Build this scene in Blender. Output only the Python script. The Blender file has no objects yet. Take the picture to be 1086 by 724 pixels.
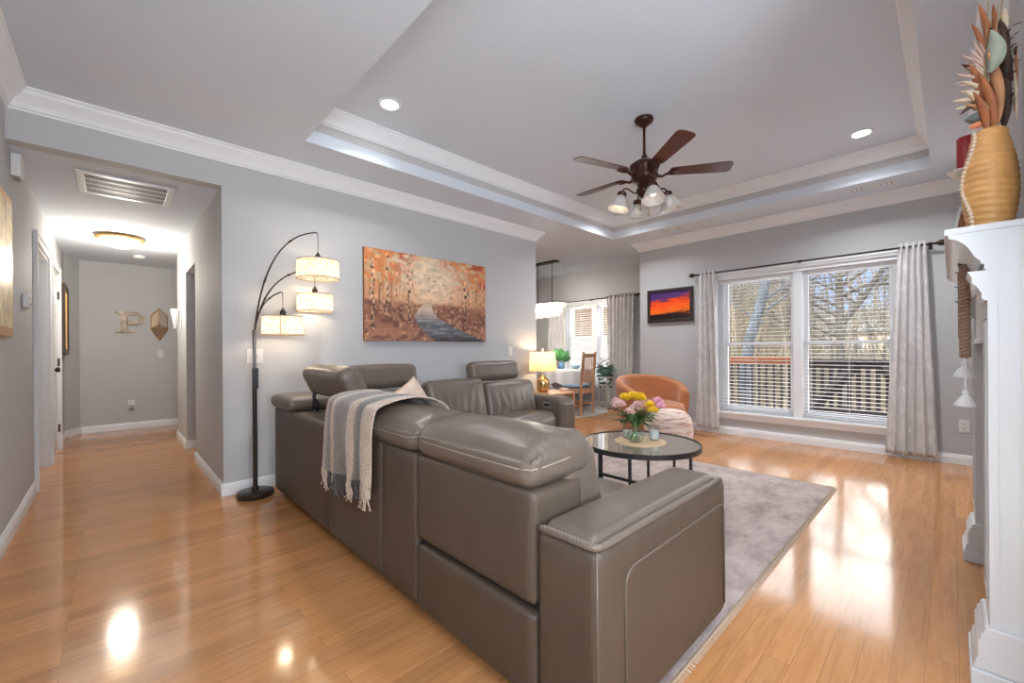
import bpy, math, random
from mathutils import Vector, Matrix, noise
random.seed(7)
SC = bpy.context.scene
COL = SC.collection
PI = math.pi

# ------------------------------------------------------------------ camera
def rot_basis(yaw, roll):
    F = Vector((math.cos(yaw), math.sin(yaw), 0)); R0 = Vector((math.sin(yaw), -math.cos(yaw), 0)); U0 = Vector((0, 0, 1))
    R = R0*math.cos(roll)+U0*math.sin(roll); U = -R0*math.sin(roll)+U0*math.cos(roll)
    return R, U, F
cam_data = bpy.data.cameras.new('camera'); cam = bpy.data.objects.new('camera', cam_data); COL.objects.link(cam)
R_, U_, F_ = rot_basis(0.809, -0.007)
cam.matrix_world = Matrix(((R_.x, U_.x, -F_.x, 0), (R_.y, U_.y, -F_.y, 0), (R_.z, U_.z, -F_.z, 1.126), (0, 0, 0, 1)))
cam_data.sensor_width = 36.0; cam_data.sensor_fit = 'HORIZONTAL'
cam_data.lens = 443.9/1086*36; cam_data.shift_y = 9.1/1086
cam_data.clip_start = 0.05; cam_data.clip_end = 200
SC.camera = cam

# ------------------------------------------------------------------ view
SC.view_settings.view_transform = 'Standard'; SC.view_settings.look = 'None'
SC.view_settings.gamma = 1.0; SC.view_settings.use_curve_mapping = False
SC.view_settings.exposure = EXPOSURE = 0.48
SC.cycles.max_bounces = 10; SC.cycles.diffuse_bounces = 5; SC.cycles.glossy_bounces = 4; SC.cycles.transparent_max_bounces = 16
SC.cycles.sample_clamp_indirect = 3.0; SC.cycles.blur_glossy = 0.5
SC.cycles.use_denoising = True; SC.cycles.denoising_prefilter = 'ACCURATE'; SC.cycles.denoising_input_passes = 'RGB_ALBEDO_NORMAL'
SC.cycles.use_guiding = False; SC.cycles.use_surface_guiding = True; SC.cycles.use_volume_guiding = False; SC.cycles.guiding_training_samples = 64

# ------------------------------------------------------------------ sky
W = bpy.data.worlds.new('sky'); SC.world = W; W.use_nodes = True
nt = W.node_tree; nt.nodes.clear()
tc = nt.nodes.new('ShaderNodeTexCoord'); sp = nt.nodes.new('ShaderNodeSeparateXYZ'); rp = nt.nodes.new('ShaderNodeValToRGB')
bg = nt.nodes.new('ShaderNodeBackground'); ow = nt.nodes.new('ShaderNodeOutputWorld')
nt.links.new(tc.outputs['Generated'], sp.inputs[0]); nt.links.new(sp.outputs['Z'], rp.inputs[0]); nt.links.new(rp.outputs[0], bg.inputs[0]); nt.links.new(bg.outputs[0], ow.inputs[0])
els = rp.color_ramp.elements
els[0].position = 0.0; els[0].color = (0.30, 0.36, 0.42, 1)
els[1].position = 1.0; els[1].color = (0.80, 0.92, 1.0, 1)
e = els.new(0.05); e.color = (0.36, 0.50, 0.72, 1)
e = els.new(0.14); e.color = (0.24, 0.40, 0.74, 1)
e = els.new(0.185); e.color = (6.0, 6.0, 5.9, 1)
e = els.new(0.36); e.color = (6.0, 6.0, 5.9, 1)
e = els.new(0.46); e.color = (3.0, 3.1, 3.2, 1)
e = els.new(0.60); e.color = (2.6, 2.8, 3.1, 1)
bg.inputs[1].default_value = SKY = 1.6

# ------------------------------------------------------------------ sun and large lights
def aim(o, d): o.rotation_euler = Vector(d).to_track_quat('-Z', 'Y').to_euler()
sd = bpy.data.lights.new('sun', 'SUN'); sd.energy = 4.2; sd.angle = 0.02; sd.color = (1, 0.88, 0.72)
so = bpy.data.objects.new('sun', sd); COL.objects.link(so); aim(so, (0.80, -0.35, -0.42)); so.location = (-10, 6, 12)
def area(name, loc, d, sx, sy, power, col=(1, 1, 1), portal=False):
    l = bpy.data.lights.new(name, 'AREA'); l.shape = 'RECTANGLE'; l.size = sx; l.size_y = sy; l.energy = power; l.color = col
    if portal: l.cycles.is_portal = True
    o = bpy.data.objects.new(name, l); COL.objects.link(o); o.location = loc; aim(o, d); return o
# daylight through the openings (portals sample the sky), plus fill lamps added at made-up openings behind the camera
area('portal_window', (6.06, 1.24, 1.18), (-1, 0, 0), 1.95, 1.7, 1, portal=True)
area('portal_dining', (7.25, 5.1, 1.2), (-1, 0, 0), 1.4, 1.8, 1, portal=True)
area('portal_back', (0.75, -3.66, 1.5), (0, 1, 0), 1.25, 1.05, 1, portal=True)
area('fill_back', (0.75, -3.45, 1.45), (0.30, 1, 0.22), 1.1, 0.9, 13, (0.84, 0.92, 1.0))  # fill lamp added at the invented back wall opening
area('portal_left', (-0.62, -0.35, 1.55), (1, 0, 0), 1.05, 0.95, 1, portal=True)
area('fill_left', (-0.47, -0.35, 1.55), (1, 0.25, 0.10), 0.95, 0.85, 22, (0.84, 0.92, 1.0))  # fill lamp added at the invented left wall opening
area('dining_daylight', (7.9, 5.0, 3.2), (-1.0, 0, -0.7), 1.8, 1.2, 160, (1.0, 0.99, 0.98))
area('fill_uplight', (0.2, -2.0, 1.4), (0.25, 0.6, 1), 1.2, 1.2, 95, (0.84, 0.92, 1.0))  # unseen lamp added to wash the ceiling, no fixture behind it
# unseen lamps added below the sills, standing in for light off the deck
area('fill_deck', (7.25, 1.25, -0.10), (-0.85, 0, 0.55), 2.8, 1.3, 60, (0.86, 0.93, 1.0))
area('fill_deck_dining', (8.1, 5.0, -0.10), (-0.85, 0, 0.55), 2.0, 0.9, 300, (0.88, 0.94, 1.0))

# ------------------------------------------------------------------ materials
MATS = {}
def mat(name, col, rough=0.6, metal=0.0, bump=None, var=None, emit=None, coat=0, spec=None, trans=None, sheen=0):
    """bump=(scale,strength[,detail]); var=(scale,amount) multiplies the colour with soft noise"""
    if name in MATS: return MATS[name]
    m = bpy.data.materials.new(name); m.use_nodes = True; n = m.node_tree.nodes; l = m.node_tree.links
    b = n['Principled BSDF']; b.inputs['Base Color'].default_value = (*col, 1); b.inputs['Roughness'].default_value = rough; b.inputs['Metallic'].default_value = metal
    if coat: b.inputs['Coat Weight'].default_value = coat; b.inputs['Coat Roughness'].default_value = 0.08
    if sheen: b.inputs['Sheen Weight'].default_value = sheen
    if spec is not None: b.inputs['Specular IOR Level'].default_value = spec
    if trans is not None: b.inputs['Transmission Weight'].default_value = trans
    t = n.new('ShaderNodeTexCoord')
    if bump:
        nz = n.new('ShaderNodeTexNoise'); nz.inputs['Scale'].default_value = bump[0]; nz.inputs['Detail'].default_value = bump[2] if len(bump) > 2 else 3
        bp = n.new('ShaderNodeBump'); bp.inputs['Strength'].default_value = bump[1]; bp.inputs['Distance'].default_value = 0.01
        l.new(t.outputs['Object'], nz.inputs['Vector']); l.new(nz.outputs['Fac'], bp.inputs['Height']); l.new(bp.outputs[0], b.inputs['Normal'])
    if var:
        nz = n.new('ShaderNodeTexNoise'); nz.inputs['Scale'].default_value = var[0]; nz.inputs['Detail'].default_value = 4
        r = n.new('ShaderNodeValToRGB'); a = var[1]
        r.color_ramp.elements[0].position = 0.3; r.color_ramp.elements[1].position = 0.7
        r.color_ramp.elements[0].color = (*[c*(1-a) for c in col], 1); r.color_ramp.elements[1].color = (*[min(1, c*(1+a)) for c in col], 1)
        l.new(t.outputs['Object'], nz.inputs['Vector']); l.new(nz.outputs['Fac'], r.inputs[0]); l.new(r.outputs[0], b.inputs['Base Color'])
    if emit:
        m.cycles.emission_sampling = 'NONE'
        b.inputs['Emission Color'].default_value = (*emit[0], 1); b.inputs['Emission Strength'].default_value = emit[1]
    MATS[name] = m; return m
def ramp(n, stops, interp='LINEAR'):
    r = n.new('ShaderNodeValToRGB'); cr = r.color_ramp; cr.interpolation = interp
    cr.elements[0].position = stops[0][0]; cr.elements[0].color = (*stops[0][1], 1)
    cr.elements[1].position = stops[-1][0]; cr.elements[1].color = (*stops[-1][1], 1)
    for p, c in stops[1:-1]:
        e = cr.elements.new(p); e.color = (*c, 1)
    return r
def grain(name, c1, c2, scale=(1.5, 25, 25), rough=0.45, coat=0.0):
    if name in MATS: return MATS[name]
    m = mat(name, c1, rough, coat=coat); n = m.node_tree.nodes; l = m.node_tree.links
    t = n.new('ShaderNodeTexCoord'); mp = n.new('ShaderNodeMapping'); mp.inputs['Scale'].default_value = scale
    nz = n.new('ShaderNodeTexNoise'); nz.inputs['Scale'].default_value = 1.5; nz.inputs['Detail'].default_value = 5
    r = ramp(n, [(0.3, c1), (0.7, c2)])
    l.new(t.outputs['Object'], mp.inputs[0]); l.new(mp.outputs[0], nz.inputs['Vector']); l.new(nz.outputs['Fac'], r.inputs[0]); l.new(r.outputs[0], n['Principled BSDF'].inputs['Base Color'])
    return m
M_wall = mat('wall_paint', (0.515, 0.520, 0.528), 0.75, bump=(60, 0.12))
M_ceil = mat('ceiling_paint', (0.68, 0.74, 0.82), 0.85, bump=(45, 0.2))
M_trim = mat('white_trim_paint', (0.85, 0.87, 0.90), 0.35)
M_mantel = mat('mantel_white_shaded', (0.57, 0.58, 0.59), 0.4)  # trim white darkened: shade on the mantel put into the colour
M_white = mat('white_plastic', (0.74, 0.74, 0.74), 0.4)
M_door = mat('white_door_paint', (0.74, 0.75, 0.76), 0.35)
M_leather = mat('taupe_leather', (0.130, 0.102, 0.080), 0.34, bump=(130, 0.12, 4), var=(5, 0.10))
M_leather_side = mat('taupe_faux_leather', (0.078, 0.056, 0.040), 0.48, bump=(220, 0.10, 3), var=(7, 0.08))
M_stitch = mat('stitching', (0.33, 0.28, 0.23), 0.6)
M_blackmetal = mat('black_metal', (0.018, 0.017, 0.017), 0.4)
M_bronze = mat('dark_bronze', (0.035, 0.024, 0.018), 0.38, 0.5)
M_fanmetal = mat('oiled_bronze', (0.06, 0.022, 0.014), 0.35, 0.6)
M_blade = grain('cherry_blade', (0.055, 0.012, 0.010), (0.10, 0.022, 0.016), (3, 3, 3), 0.3, 0.3)
M_chrome = mat('brushed_steel', (0.55, 0.55, 0.56), 0.3, 0.9)
M_gold = mat('gold_leaf', (0.72, 0.42, 0.14), 0.35, 0.8, bump=(40, 0.3))
M_oak = grain('oak_wood', (0.42, 0.20, 0.10), (0.60, 0.33, 0.19), (6, 6, 2), 0.45)
M_dark = mat('dark_gap', (0.01, 0.01, 0.01), 0.9)
def glass_mat(name='clear_glass', tint=(1, 1, 1), refl=0.08):
    if name in MATS: return MATS[name]
    m = bpy.data.materials.new(name); m.use_nodes = True; n = m.node_tree.nodes; l = m.node_tree.links; n.clear()
    o = n.new('ShaderNodeOutputMaterial'); mx = n.new('ShaderNodeMixShader'); tr = n.new('ShaderNodeBsdfTransparent'); gl = n.new('ShaderNodeBsdfGlossy')
    fw = n.new('ShaderNodeLayerWeight'); fw.inputs[0].default_value = 0.5; pw_ = n.new('ShaderNodeMath'); pw_.operation = 'POWER'; pw_.inputs[1].default_value = 3.5; l.new(fw.outputs['Facing'], pw_.inputs[0]); fr = n.new('ShaderNodeMath'); fr.operation = 'MULTIPLY_ADD'; fr.inputs[1].default_value = 0.55; fr.inputs[2].default_value = 0.04; l.new(pw_.outputs[0], fr.inputs[0])
    tr.inputs[0].default_value = (*tint, 1); gl.inputs[1].default_value = 0.02
    l.new(fr.outputs[0], mx.inputs[0]); l.new(tr.outputs[0], mx.inputs[1]); l.new(gl.outputs[0], mx.inputs[2]); l.new(mx.outputs[0], o.inputs[0])
    MATS[name] = m; return m
M_glass = glass_mat()
def floor_mat():
    m = mat('oak_floor', (0.5, 0.28, 0.13), 0.11); n = m.node_tree.nodes; l = m.node_tree.links; b = n['Principled BSDF']
    t = n.new('ShaderNodeTexCoord')
    br = n.new('ShaderNodeTexBrick'); br.inputs['Scale'].default_value = 1.0; br.inputs['Brick Width'].default_value = 1.15; br.inputs['Row Height'].default_value = 0.083
    br.inputs['Mortar Size'].default_value = 0.0012; br.inputs['Mortar Smooth'].default_value = 0.6; br.inputs['Bias'].default_value = 0
    br.offset = 0.37; br.offset_frequency = 3
    br.inputs['Color1'].default_value = (0.0, 0.0, 0.0, 1); br.inputs['Color2'].default_value = (1, 1, 1, 1); br.inputs['Mortar'].default_value = (0.5, 0.5, 0.5, 1)
    l.new(t.outputs['Object'], br.inputs['Vector'])
    mp = n.new('ShaderNodeMapping'); mp.inputs['Scale'].default_value = (1.2, 14, 1)
    # shift the grain per plank
    ad = n.new('ShaderNodeVectorMath'); ad.operation = 'ADD'; ml = n.new('ShaderNodeVectorMath'); ml.operation = 'SCALE'; ml.inputs['Scale'].default_value = 7.0
    l.new(br.outputs['Color'], ml.inputs[0]); l.new(t.outputs['Object'], mp.inputs[0]); l.new(mp.outputs[0], ad.inputs[0]); l.new(ml.outputs[0], ad.inputs[1])
    nz = n.new('ShaderNodeTexNoise'); nz.inputs['Scale'].default_value = 2.2; nz.inputs['Detail'].default_value = 6; nz.inputs['Distortion'].default_value = 1.4
    l.new(ad.outputs[0], nz.inputs['Vector'])
    r = ramp(n, [(0.25, (0.44, 0.195, 0.072)), (0.55, (0.54, 0.255, 0.098)), (0.8, (0.59, 0.292, 0.118))])
    l.new(nz.outputs['Fac'], r.inputs[0])
    r2 = ramp(n, [(0.0, (0.86, 0.86, 0.86)), (1.0, (1.08, 1.06, 1.04))]); l.new(br.outputs['Color'], r2.inputs[0])
    mx = n.new('ShaderNodeMix'); mx.data_type = 'RGBA'; mx.blend_type = 'MULTIPLY'; mx.inputs[0].default_value = 1
    l.new(r.outputs[0], mx.inputs[6]); l.new(r2.outputs[0], mx.inputs[7])
    mx2 = n.new('ShaderNodeMix'); mx2.data_type = 'RGBA'; mx2.inputs[7].default_value = (0.22, 0.11, 0.055, 1)
    mf = n.new('ShaderNodeMath'); mf.operation = 'MULTIPLY'; mf.inputs[1].default_value = 0.7
    l.new(br.outputs['Fac'], mf.inputs[0]); l.new(mf.outputs[0], mx2.inputs[0]); l.new(mx.outputs[2], mx2.inputs[6]); l.new(mx2.outputs[2], b.inputs['Base Color'])
    nb = n.new('ShaderNodeTexNoise'); nb.inputs['Scale'].default_value = 5; nb.inputs['Detail'].default_value = 2
    l.new(t.outputs['Object'], nb.inputs['Vector'])
    mb = n.new('ShaderNodeMath'); mb.operation = 'SUBTRACT'; l.new(nb.outputs['Fac'], mb.inputs[0]); mb.inputs[1].default_value = 0.0
    bp = n.new('ShaderNodeBump'); bp.inputs['Strength'].default_value = 0.035; bp.inputs['Distance'].default_value = 0.01
    l.new(mb.outputs[0], bp.inputs['Height']); l.new(bp.outputs[0], b.inputs['Normal'])
    b.inputs['Coat Weight'].default_value = 0.0; b.inputs['Specular IOR Level'].default_value = 0.6
    return m
M_floor = floor_mat()

# ------------------------------------------------------------------ mesh builder
class MB:
    def __init__(s): s.v = []; s.f = []; s.c = None
    def add(s, vs, fs, M=None):
        k = len(s.v)
        s.v += [tuple(M @ Vector(p)) if M else tuple(p) for p in vs]; s.f += [tuple(i+k for i in f) for f in fs]; return s
    def box(s, x0, x1, y0, y1, z0, z1, M=None):
        vs = [(x, y, z) for x in (x0, x1) for y in (y0, y1) for z in (z0, z1)]
        return s.add(vs, [(0, 1, 3, 2), (4, 6, 7, 5), (0, 4, 5, 1), (2, 3, 7, 6), (0, 2, 6, 4), (1, 5, 7, 3)], M)
    def tube(s, pts, r, n=10, cap=True, M=None):
        pts = [Vector(p) for p in pts]; N = len(pts); rs = r if isinstance(r, (list, tuple)) else [r]*N
        vs = []; up = None
        for i, p in enumerate(pts):
            d = (pts[min(i+1, N-1)]-pts[max(i-1, 0)]); d = d.normalized() if d.length > 1e-9 else Vector((0, 0, 1))
            if up is None:
                up = Vector((0, 0, 1)) if abs(d.z) < 0.9 else Vector((1, 0, 0))
            a = d.cross(up)
            if a.length < 1e-6: a = d.cross(Vector((0.3, 1, 0.2)))
            a.normalize(); b = a.cross(d).normalized(); up = b
            for k in range(n):
                t = 2*PI*k/n; vs.append(p+a*math.cos(t)*rs[i]+b*math.sin(t)*rs[i])
        fs = [(i*n+k, i*n+(k+1) % n, (i+1)*n+(k+1) % n, (i+1)*n+k) for i in range(N-1) for k in range(n)]
        if cap: fs += [tuple(range(n))[::-1], tuple(range((N-1)*n, N*n))]
        return s.add(vs, fs, M)
    def lathe(s, prof, c=(0, 0, 0), n=32, M=None, ex=1.0, ey=1.0, wob=None, close=True):
        vs = []; P = len(prof)
        for i, (r, z) in enumerate(prof):
            for k in range(n):
                t = 2*PI*k/n; w = wob(t, z) if wob else 1
                vs.append((c[0]+r*w*ex*math.cos(t), c[1]+r*w*ey*math.sin(t), c[2]+z))
        fs = [(i*n+k, i*n+(k+1) % n, (i+1)*n+(k+1) % n, (i+1)*n+k) for i in range(P-1) for k in range(n)]
        if close:
            if prof[0][0] > 1e-6: fs.append(tuple(range(n))[::-1])
            if prof[-1][0] > 1e-6: fs.append(tuple(range((P-1)*n, P*n)))
        return s.add(vs, fs, M)
    def prism(s, poly, axis, a, b, M=None):
        """poly of (p,q) swept from a to b along axis: x->(y,z), y->(x,z), z->(x,y)"""
        def P(t, p): return {'x': (t, p[0], p[1]), 'y': (p[0], t, p[1]), 'z': (p[0], p[1], t)}[axis]
        n = len(poly); vs = [P(a, p) for p in poly]+[P(b, p) for p in poly]
        fs = [(i, (i+1) % n, n+(i+1) % n, n+i) for i in range(n)]+[tuple(range(n))[::-1], tuple(range(n, 2*n))]
        return s.add(vs, fs, M)
    def rbox(s, c, h, r=0.04, n=14, bulge=(0, 0, 0), M=None, fn=None):
        idx = {}; vs = []; fs = []
        def vid(i, j, k):
            key = (i, j, k)
            if key in idx: return idx[key]
            a = [-1+2*t/n for t in key]
            e = [math.copysign(abs(t)**0.8, t) for t in a]
            p = Vector((e[0]*h[0], e[1]*h[1], e[2]*h[2]))
            q = Vector([max(-(h[t]-r), min(h[t]-r, p[t])) for t in range(3)])
            d = p-q
            if d.length > 1e-9: d = d.normalized()*r
            o = q+d
            for ax in range(3):
                if bulge[ax]:
                    u, v = [t for t in range(3) if t != ax]
                    o[ax] += math.copysign(1, a[ax])*abs(a[ax])**3*bulge[ax]*(1-e[u]**2)*(1-e[v]**2)
            if fn: o = Vector(fn(o, e))
            o = o+Vector(c)
            if M: o = M @ o
            idx[key] = len(vs); vs.append(tuple(o)); return idx[key]
        for ax in range(3):
            for side in (0, n):
                for i in range(n):
                    for j in range(n):
                        q = []
                        for (di, dj) in ((0, 0), (1, 0), (1, 1), (0, 1)):
                            key = [0, 0, 0]; u, v = [t for t in range(3) if t != ax]
                            key[ax] = side; key[u] = i+di; key[v] = j+dj; q.append(vid(*key))
                        flip = (side == 0) ^ (ax == 1)
                        fs.append(tuple(q[::-1]) if flip else tuple(q))
        return s.add(vs, fs)
    def grid(s, fn, nu, nv, thick=None):
        vs = [fn(i/nu, j/nv) for i in range(nu+1) for j in range(nv+1)]
        fs = [(i*(nv+1)+j, (i+1)*(nv+1)+j, (i+1)*(nv+1)+j+1, i*(nv+1)+j+1) for i in range(nu) for j in range(nv)]
        return s.add(vs, fs)
    def build(s, name, m, parent=None, smooth=False, bevel=0.0, solid=0.0, local=False, angle=None, label=None, seg=2):
        me = bpy.data.meshes.new(name)
        if parent is not None:
            off = Vector((0, 0, 0)) if local else root_loc(parent)
        else:
            xs = [p[0] for p in s.v]; ys = [p[1] for p in s.v]; zs = [p[2] for p in s.v]
            off = Vector(((min(xs)+max(xs))/2, (min(ys)+max(ys))/2, min(zs)))
        me.from_pydata([tuple(Vector(p)-off) for p in s.v], [], s.f); me.update()
        o = bpy.data.objects.new(name, me); COL.objects.link(o)
        if isinstance(m, (list, tuple)):
            for q in m: me.materials.append(q)
        else: me.materials.append(m)
        if smooth: me.shade_smooth()
        if angle:
            me.shade_smooth()
            try: me.set_sharp_from_angle(angle=math.radians(angle))
            except Exception: pass
        if bevel:
            b = o.modifiers.new('bevel', 'BEVEL'); b.width = bevel; b.segments = seg; b.limit_method = 'ANGLE'; b.angle_limit = math.radians(40)
        if solid:
            b = o.modifiers.new('solid', 'SOLIDIFY'); b.thickness = solid; b.offset = 0
        if parent is not None: o.parent = parent
        else: o.location = off
        if label: o['label'] = label
        return o
def root_loc(o):
    v = Vector((0, 0, 0))
    while o is not None: v += Vector(o.location); o = o.parent
    return v
def thing(name, label, cat, loc=(0, 0, 0), group=None):
    o = bpy.data.objects.new(name, None); COL.objects.link(o); o.location = loc; o.empty_display_size = 0.1
    o['label'] = label; o['category'] = cat
    if group: o['group'] = group
    return o
def tag(o, label, cat, group=None, kind=None):
    o['label'] = label; o['category'] = cat
    if group: o['group'] = group
    if kind: o['kind'] = kind
    return o
def struct(o, label=None):
    o['kind'] = 'structure'
    if label: o['label'] = label
    return o
def dup(root, loc, rotz=None, label=None, group=None):
    r = root.copy(); COL.objects.link(r); r.location = loc
    if rotz is not None: r.rotation_euler = (0, 0, rotz)
    if label: r['label'] = label
    if group: r['group'] = group
    for ch in list(root.children):
        c = ch.copy(); COL.objects.link(c); c.parent = r
        for g in ch.children:
            d = g.copy(); COL.objects.link(d); d.parent = c
    return r
def RM(axis, deg, about=(0, 0, 0)):
    a = Vector(about); return Matrix.Translation(a) @ Matrix.Rotation(math.radians(deg), 4, axis) @ Matrix.Translation(-a)
def nz(x, y, z=0.0): return noise.noise(Vector((x, y, z)))
def arc(c, r, a0, a1, n, plane='xz'):
    out = []
    for i in range(n+1):
        t = math.radians(a0+(a1-a0)*i/n); p, q = r*math.cos(t), r*math.sin(t)
        out.append({'xz': (c[0]+p, c[1], c[2]+q), 'yz': (c[0], c[1]+p, c[2]+q), 'xy': (c[0]+p, c[1]+q, c[2])}[plane])
    return out
def bez(p0, p1, p2, p3, n=20):
    p0, p1, p2, p3 = map(Vector, (p0, p1, p2, p3)); out = []
    for i in range(n+1):
        t = i/n; out.append(p0*(1-t)**3+p1*3*t*(1-t)**2+p2*3*t*t*(1-t)+p3*t**3)
    return out

# ================================================================== ROOM SHELL
XL, XP, XW, XD = -0.464, 0.622, 5.879, 7.05     # hall left wall, hall right wall, big window wall, dining window wall
YP, YF, YJ, YE, YB = 3.937, -0.19, 3.30, 8.40, -3.5  # painting wall, fireplace wall, jog, hall end, back wall
YDN = 7.6                                        # dining far side
ZC, ZH, ZT = 2.74, 2.43, 3.035
XPE = 4.22                                       # end of painting wall
TX0, TX1, TY0, TY1 = 1.074, 5.321, 0.116, 3.406
def sbox(name, *b, m=None, bevel=0.0):
    return struct(MB().box(*b).build(name, m or M_wall, bevel=bevel))
def cells(x0, x1, y0, y1, holes):
    pass
fl = MB().box(XL-0.12, XD+0.15, YB-0.12, YDN+0.12, -0.10, 0).box(XL-0.12, 2.3, YDN+0.12, YE+1.0, -0.10, 0).build('floor', M_floor); struct(fl, 'honey oak plank floor')
# main ceiling around the tray
c = MB()
y1c = YP+0.0
c.box(XL-0.12, TX0, YB-0.12, YP, ZC, ZC+0.1).box(TX0, TX1, YB-0.12, TY0, ZC, ZC+0.1).box(TX1, XD+0.15, YB-0.12, YP, ZC, ZC+0.1).box(TX0, TX1, TY1, YP, ZC, ZC+0.1)
c.box(XP+0.12, XD+0.15, YP, YDN+0.12, ZC, ZC+0.1)
struct(c.build('ceiling', M_ceil), 'grey ceiling round the tray recess')
t = MB().box(TX0-0.1, TX1+0.1, TY0-0.1, TY1+0.1, ZT, ZT+0.1)
struct(t.build('ceiling_tray', M_ceil), 'raised flat centre of the tray ceiling')
def tray_sides(z0, z1, m, name):
    b = MB(); w = 0.1
    b.box(TX0-w, TX0, TY0-w, TY1+w, z0, z1).box(TX1, TX1+w, TY0-w, TY1+w, z0, z1).box(TX0, TX1, TY0-w, TY0, z0, z1).box(TX0, TX1, TY1, TY1+w, z0, z1)
    return struct(b.build(name, m))
tray_sides(ZC+0.1, ZT, M_wall, 'wall_tray')
# a thin lip so the tray sides start flush with the flat ceiling
# crown profiles ------------------------------------------------------------
def crown_prof(c=0.095, b=0.125):
    # (out from wall, down from ceiling)
    return [(0, 0), (c, 0), (c, 0.012), (c*0.88, 0.018), (c*0.80, 0.034), (c*0.55, 0.058), (c*0.34, 0.082), (c*0.24, 0.100), (c*0.24, 0.108), (c*0.12, b-0.008), (c*0.10, b), (0, b)]
def crown_run(mb, axis, a, b, wall, sgn, z, c=0.095, h=0.125, ma=0, mb_=0):
    """crown along axis from a to b on wall plane; sgn=direction out of wall; ma/mb_: mitre (+1 shortens outward, -1 lengthens)"""
    P = crown_prof(c, h); n = len(P); vs = []
    for end, mt in ((a, ma), (b, mb_)):
        d = 1 if end == a else -1
        for (o, dn) in P:
            t = end+d*mt*o
            vs.append((t, wall+sgn*o, z-dn) if axis == 'x' else (wall+sgn*o, t, z-dn))
    fs = [(i, (i+1) % n, n+(i+1) % n, n+i) for i in range(n)]+[tuple(range(n))[::-1], tuple(range(n, 2*n))]
    mb.add(vs, fs)
k = MB()
crown_run(k, 'x', XL, XPE+0.0, YP, -1, ZC, ma=1, mb_=-1)
crown_run(k, 'y', YP, YP+0.12, XPE, 1, ZC, ma=-1)
struct(k.build('trim_1', M_trim), 'white crown moulding over the painting wall')
k = MB(); crown_run(k, 'y', YB, YP, XL, 1, ZC, mb_=1); struct(k.build('trim_2', M_trim), 'white crown moulding on the left wall')
k = MB(); crown_run(k, 'y', YF, YJ, XW, -1, ZC, ma=1, mb_=-1); crown_run(k, 'x', XW, XW+0.12, YJ, 1, ZC, ma=-1)
struct(k.build('trim_3', M_trim), 'white crown moulding over the big window')
k = MB(); crown_run(k, 'x', 1.95, XW, YF, 1, ZC, mb_=1); struct(k.build('trim_4', M_trim), 'white crown moulding over the fireplace')
k = MB()
for (ax, a, b, w, s) in (('x', TX0, TX1, TY0, 1), ('x', TX0, TX1, TY1, -1), ('y', TY0, TY1, TX0, 1), ('y', TY0, TY1, TX1, -1)):
    crown_run(k, ax, a, b, w, s, ZT, 0.085, 0.125, 1, 1)
struct(k.build('trim_5', M_trim), 'white crown moulding inside the tray ceiling')

# walls ----------------------------------------------------------------------
w = MB()
D1a, D1b, D2a, D2b = 5.20, 6.22, 6.46, 7.24
w.box(XL-0.12, XL, YB, -0.85, 0, ZC+0.1).box(XL-0.12, XL, 0.15, D1a, 0, ZC+0.1).box(XL-0.12, XL, -0.85, 0.15, 0, 1.10).box(XL-0.12, XL, -0.85, 0.15, 2.0, ZC+0.1).box(XL-0.12, XL, D1b, D2a, 0, ZC).box(XL-0.12, XL, D1a, D1b, 2.06, ZC).box(XL-0.12, XL, D2a, D2b, 2.06, ZC).box(XL-0.12, XL, D2b, YE, 0, ZC)  # opening beside the camera is invented to admit fill light
struct(w.build('wall_left', M_wall), 'long grey wall on the left running down the hall')
w = MB().prism([(XL-0.12, 8.12), (XL, 8.12), (XL+0.13, YE), (2.2, YE), (2.2, YE+0.12), (XL-0.12, YE+0.12)], 'z', 0, ZC)
struct(w.build('wall_hall_end', M_wall), 'grey end wall of the hall')
# painting wall and header over the hall mouth
w = MB().box(XP, XPE, YP, YP+0.12, 0, ZC+0.1).box(XL-0.0, XP, YP, YP+0.12, ZH, ZC+0.1)
struct(w.build('wall_painting', M_wall), 'grey wall behind the sofa with the header over the hall')
# hall right wall with doorway 5.40-6.18
w = MB().box(XP, XP+0.12, YP+0.12, 5.41, 0, ZC).box(XP, XP+0.12, 5.41, 6.17, 2.055, ZC).box(XP, XP+0.12, 6.17, 7.08, 0, ZC).box(XP+0.12, 2.2, 6.17, 6.29, 0, ZC).box(XP+0.12, 2.2, 6.96, 7.08, 0, ZC)
struct(w.build('wall_hall_right', M_wall), 'grey right wall of the hall with a plain opening')
struct(MB().box(XP+1.6, XP+1.72, YP+0.12, 6.17, 0, ZC).build('wall_side_room', M_wall))
struct(MB().box(2.2, 2.3, 7.08, YE+0.12, 0, ZC).build('wall_side_hall', M_wall))
struct(MB().box(XL-0.12, XP+0.12, YP+0.12, YE+0.12, ZH, ZH+0.1).box(XP+0.12, 2.3, 5.0, YE+0.12, ZH, ZH+0.1).box(XP+0.12, 2.3, YP+0.12, 5.0, ZH, ZH+0.1).build('ceiling_hall', M_ceil), 'lower grey ceiling of the hall')
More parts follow.
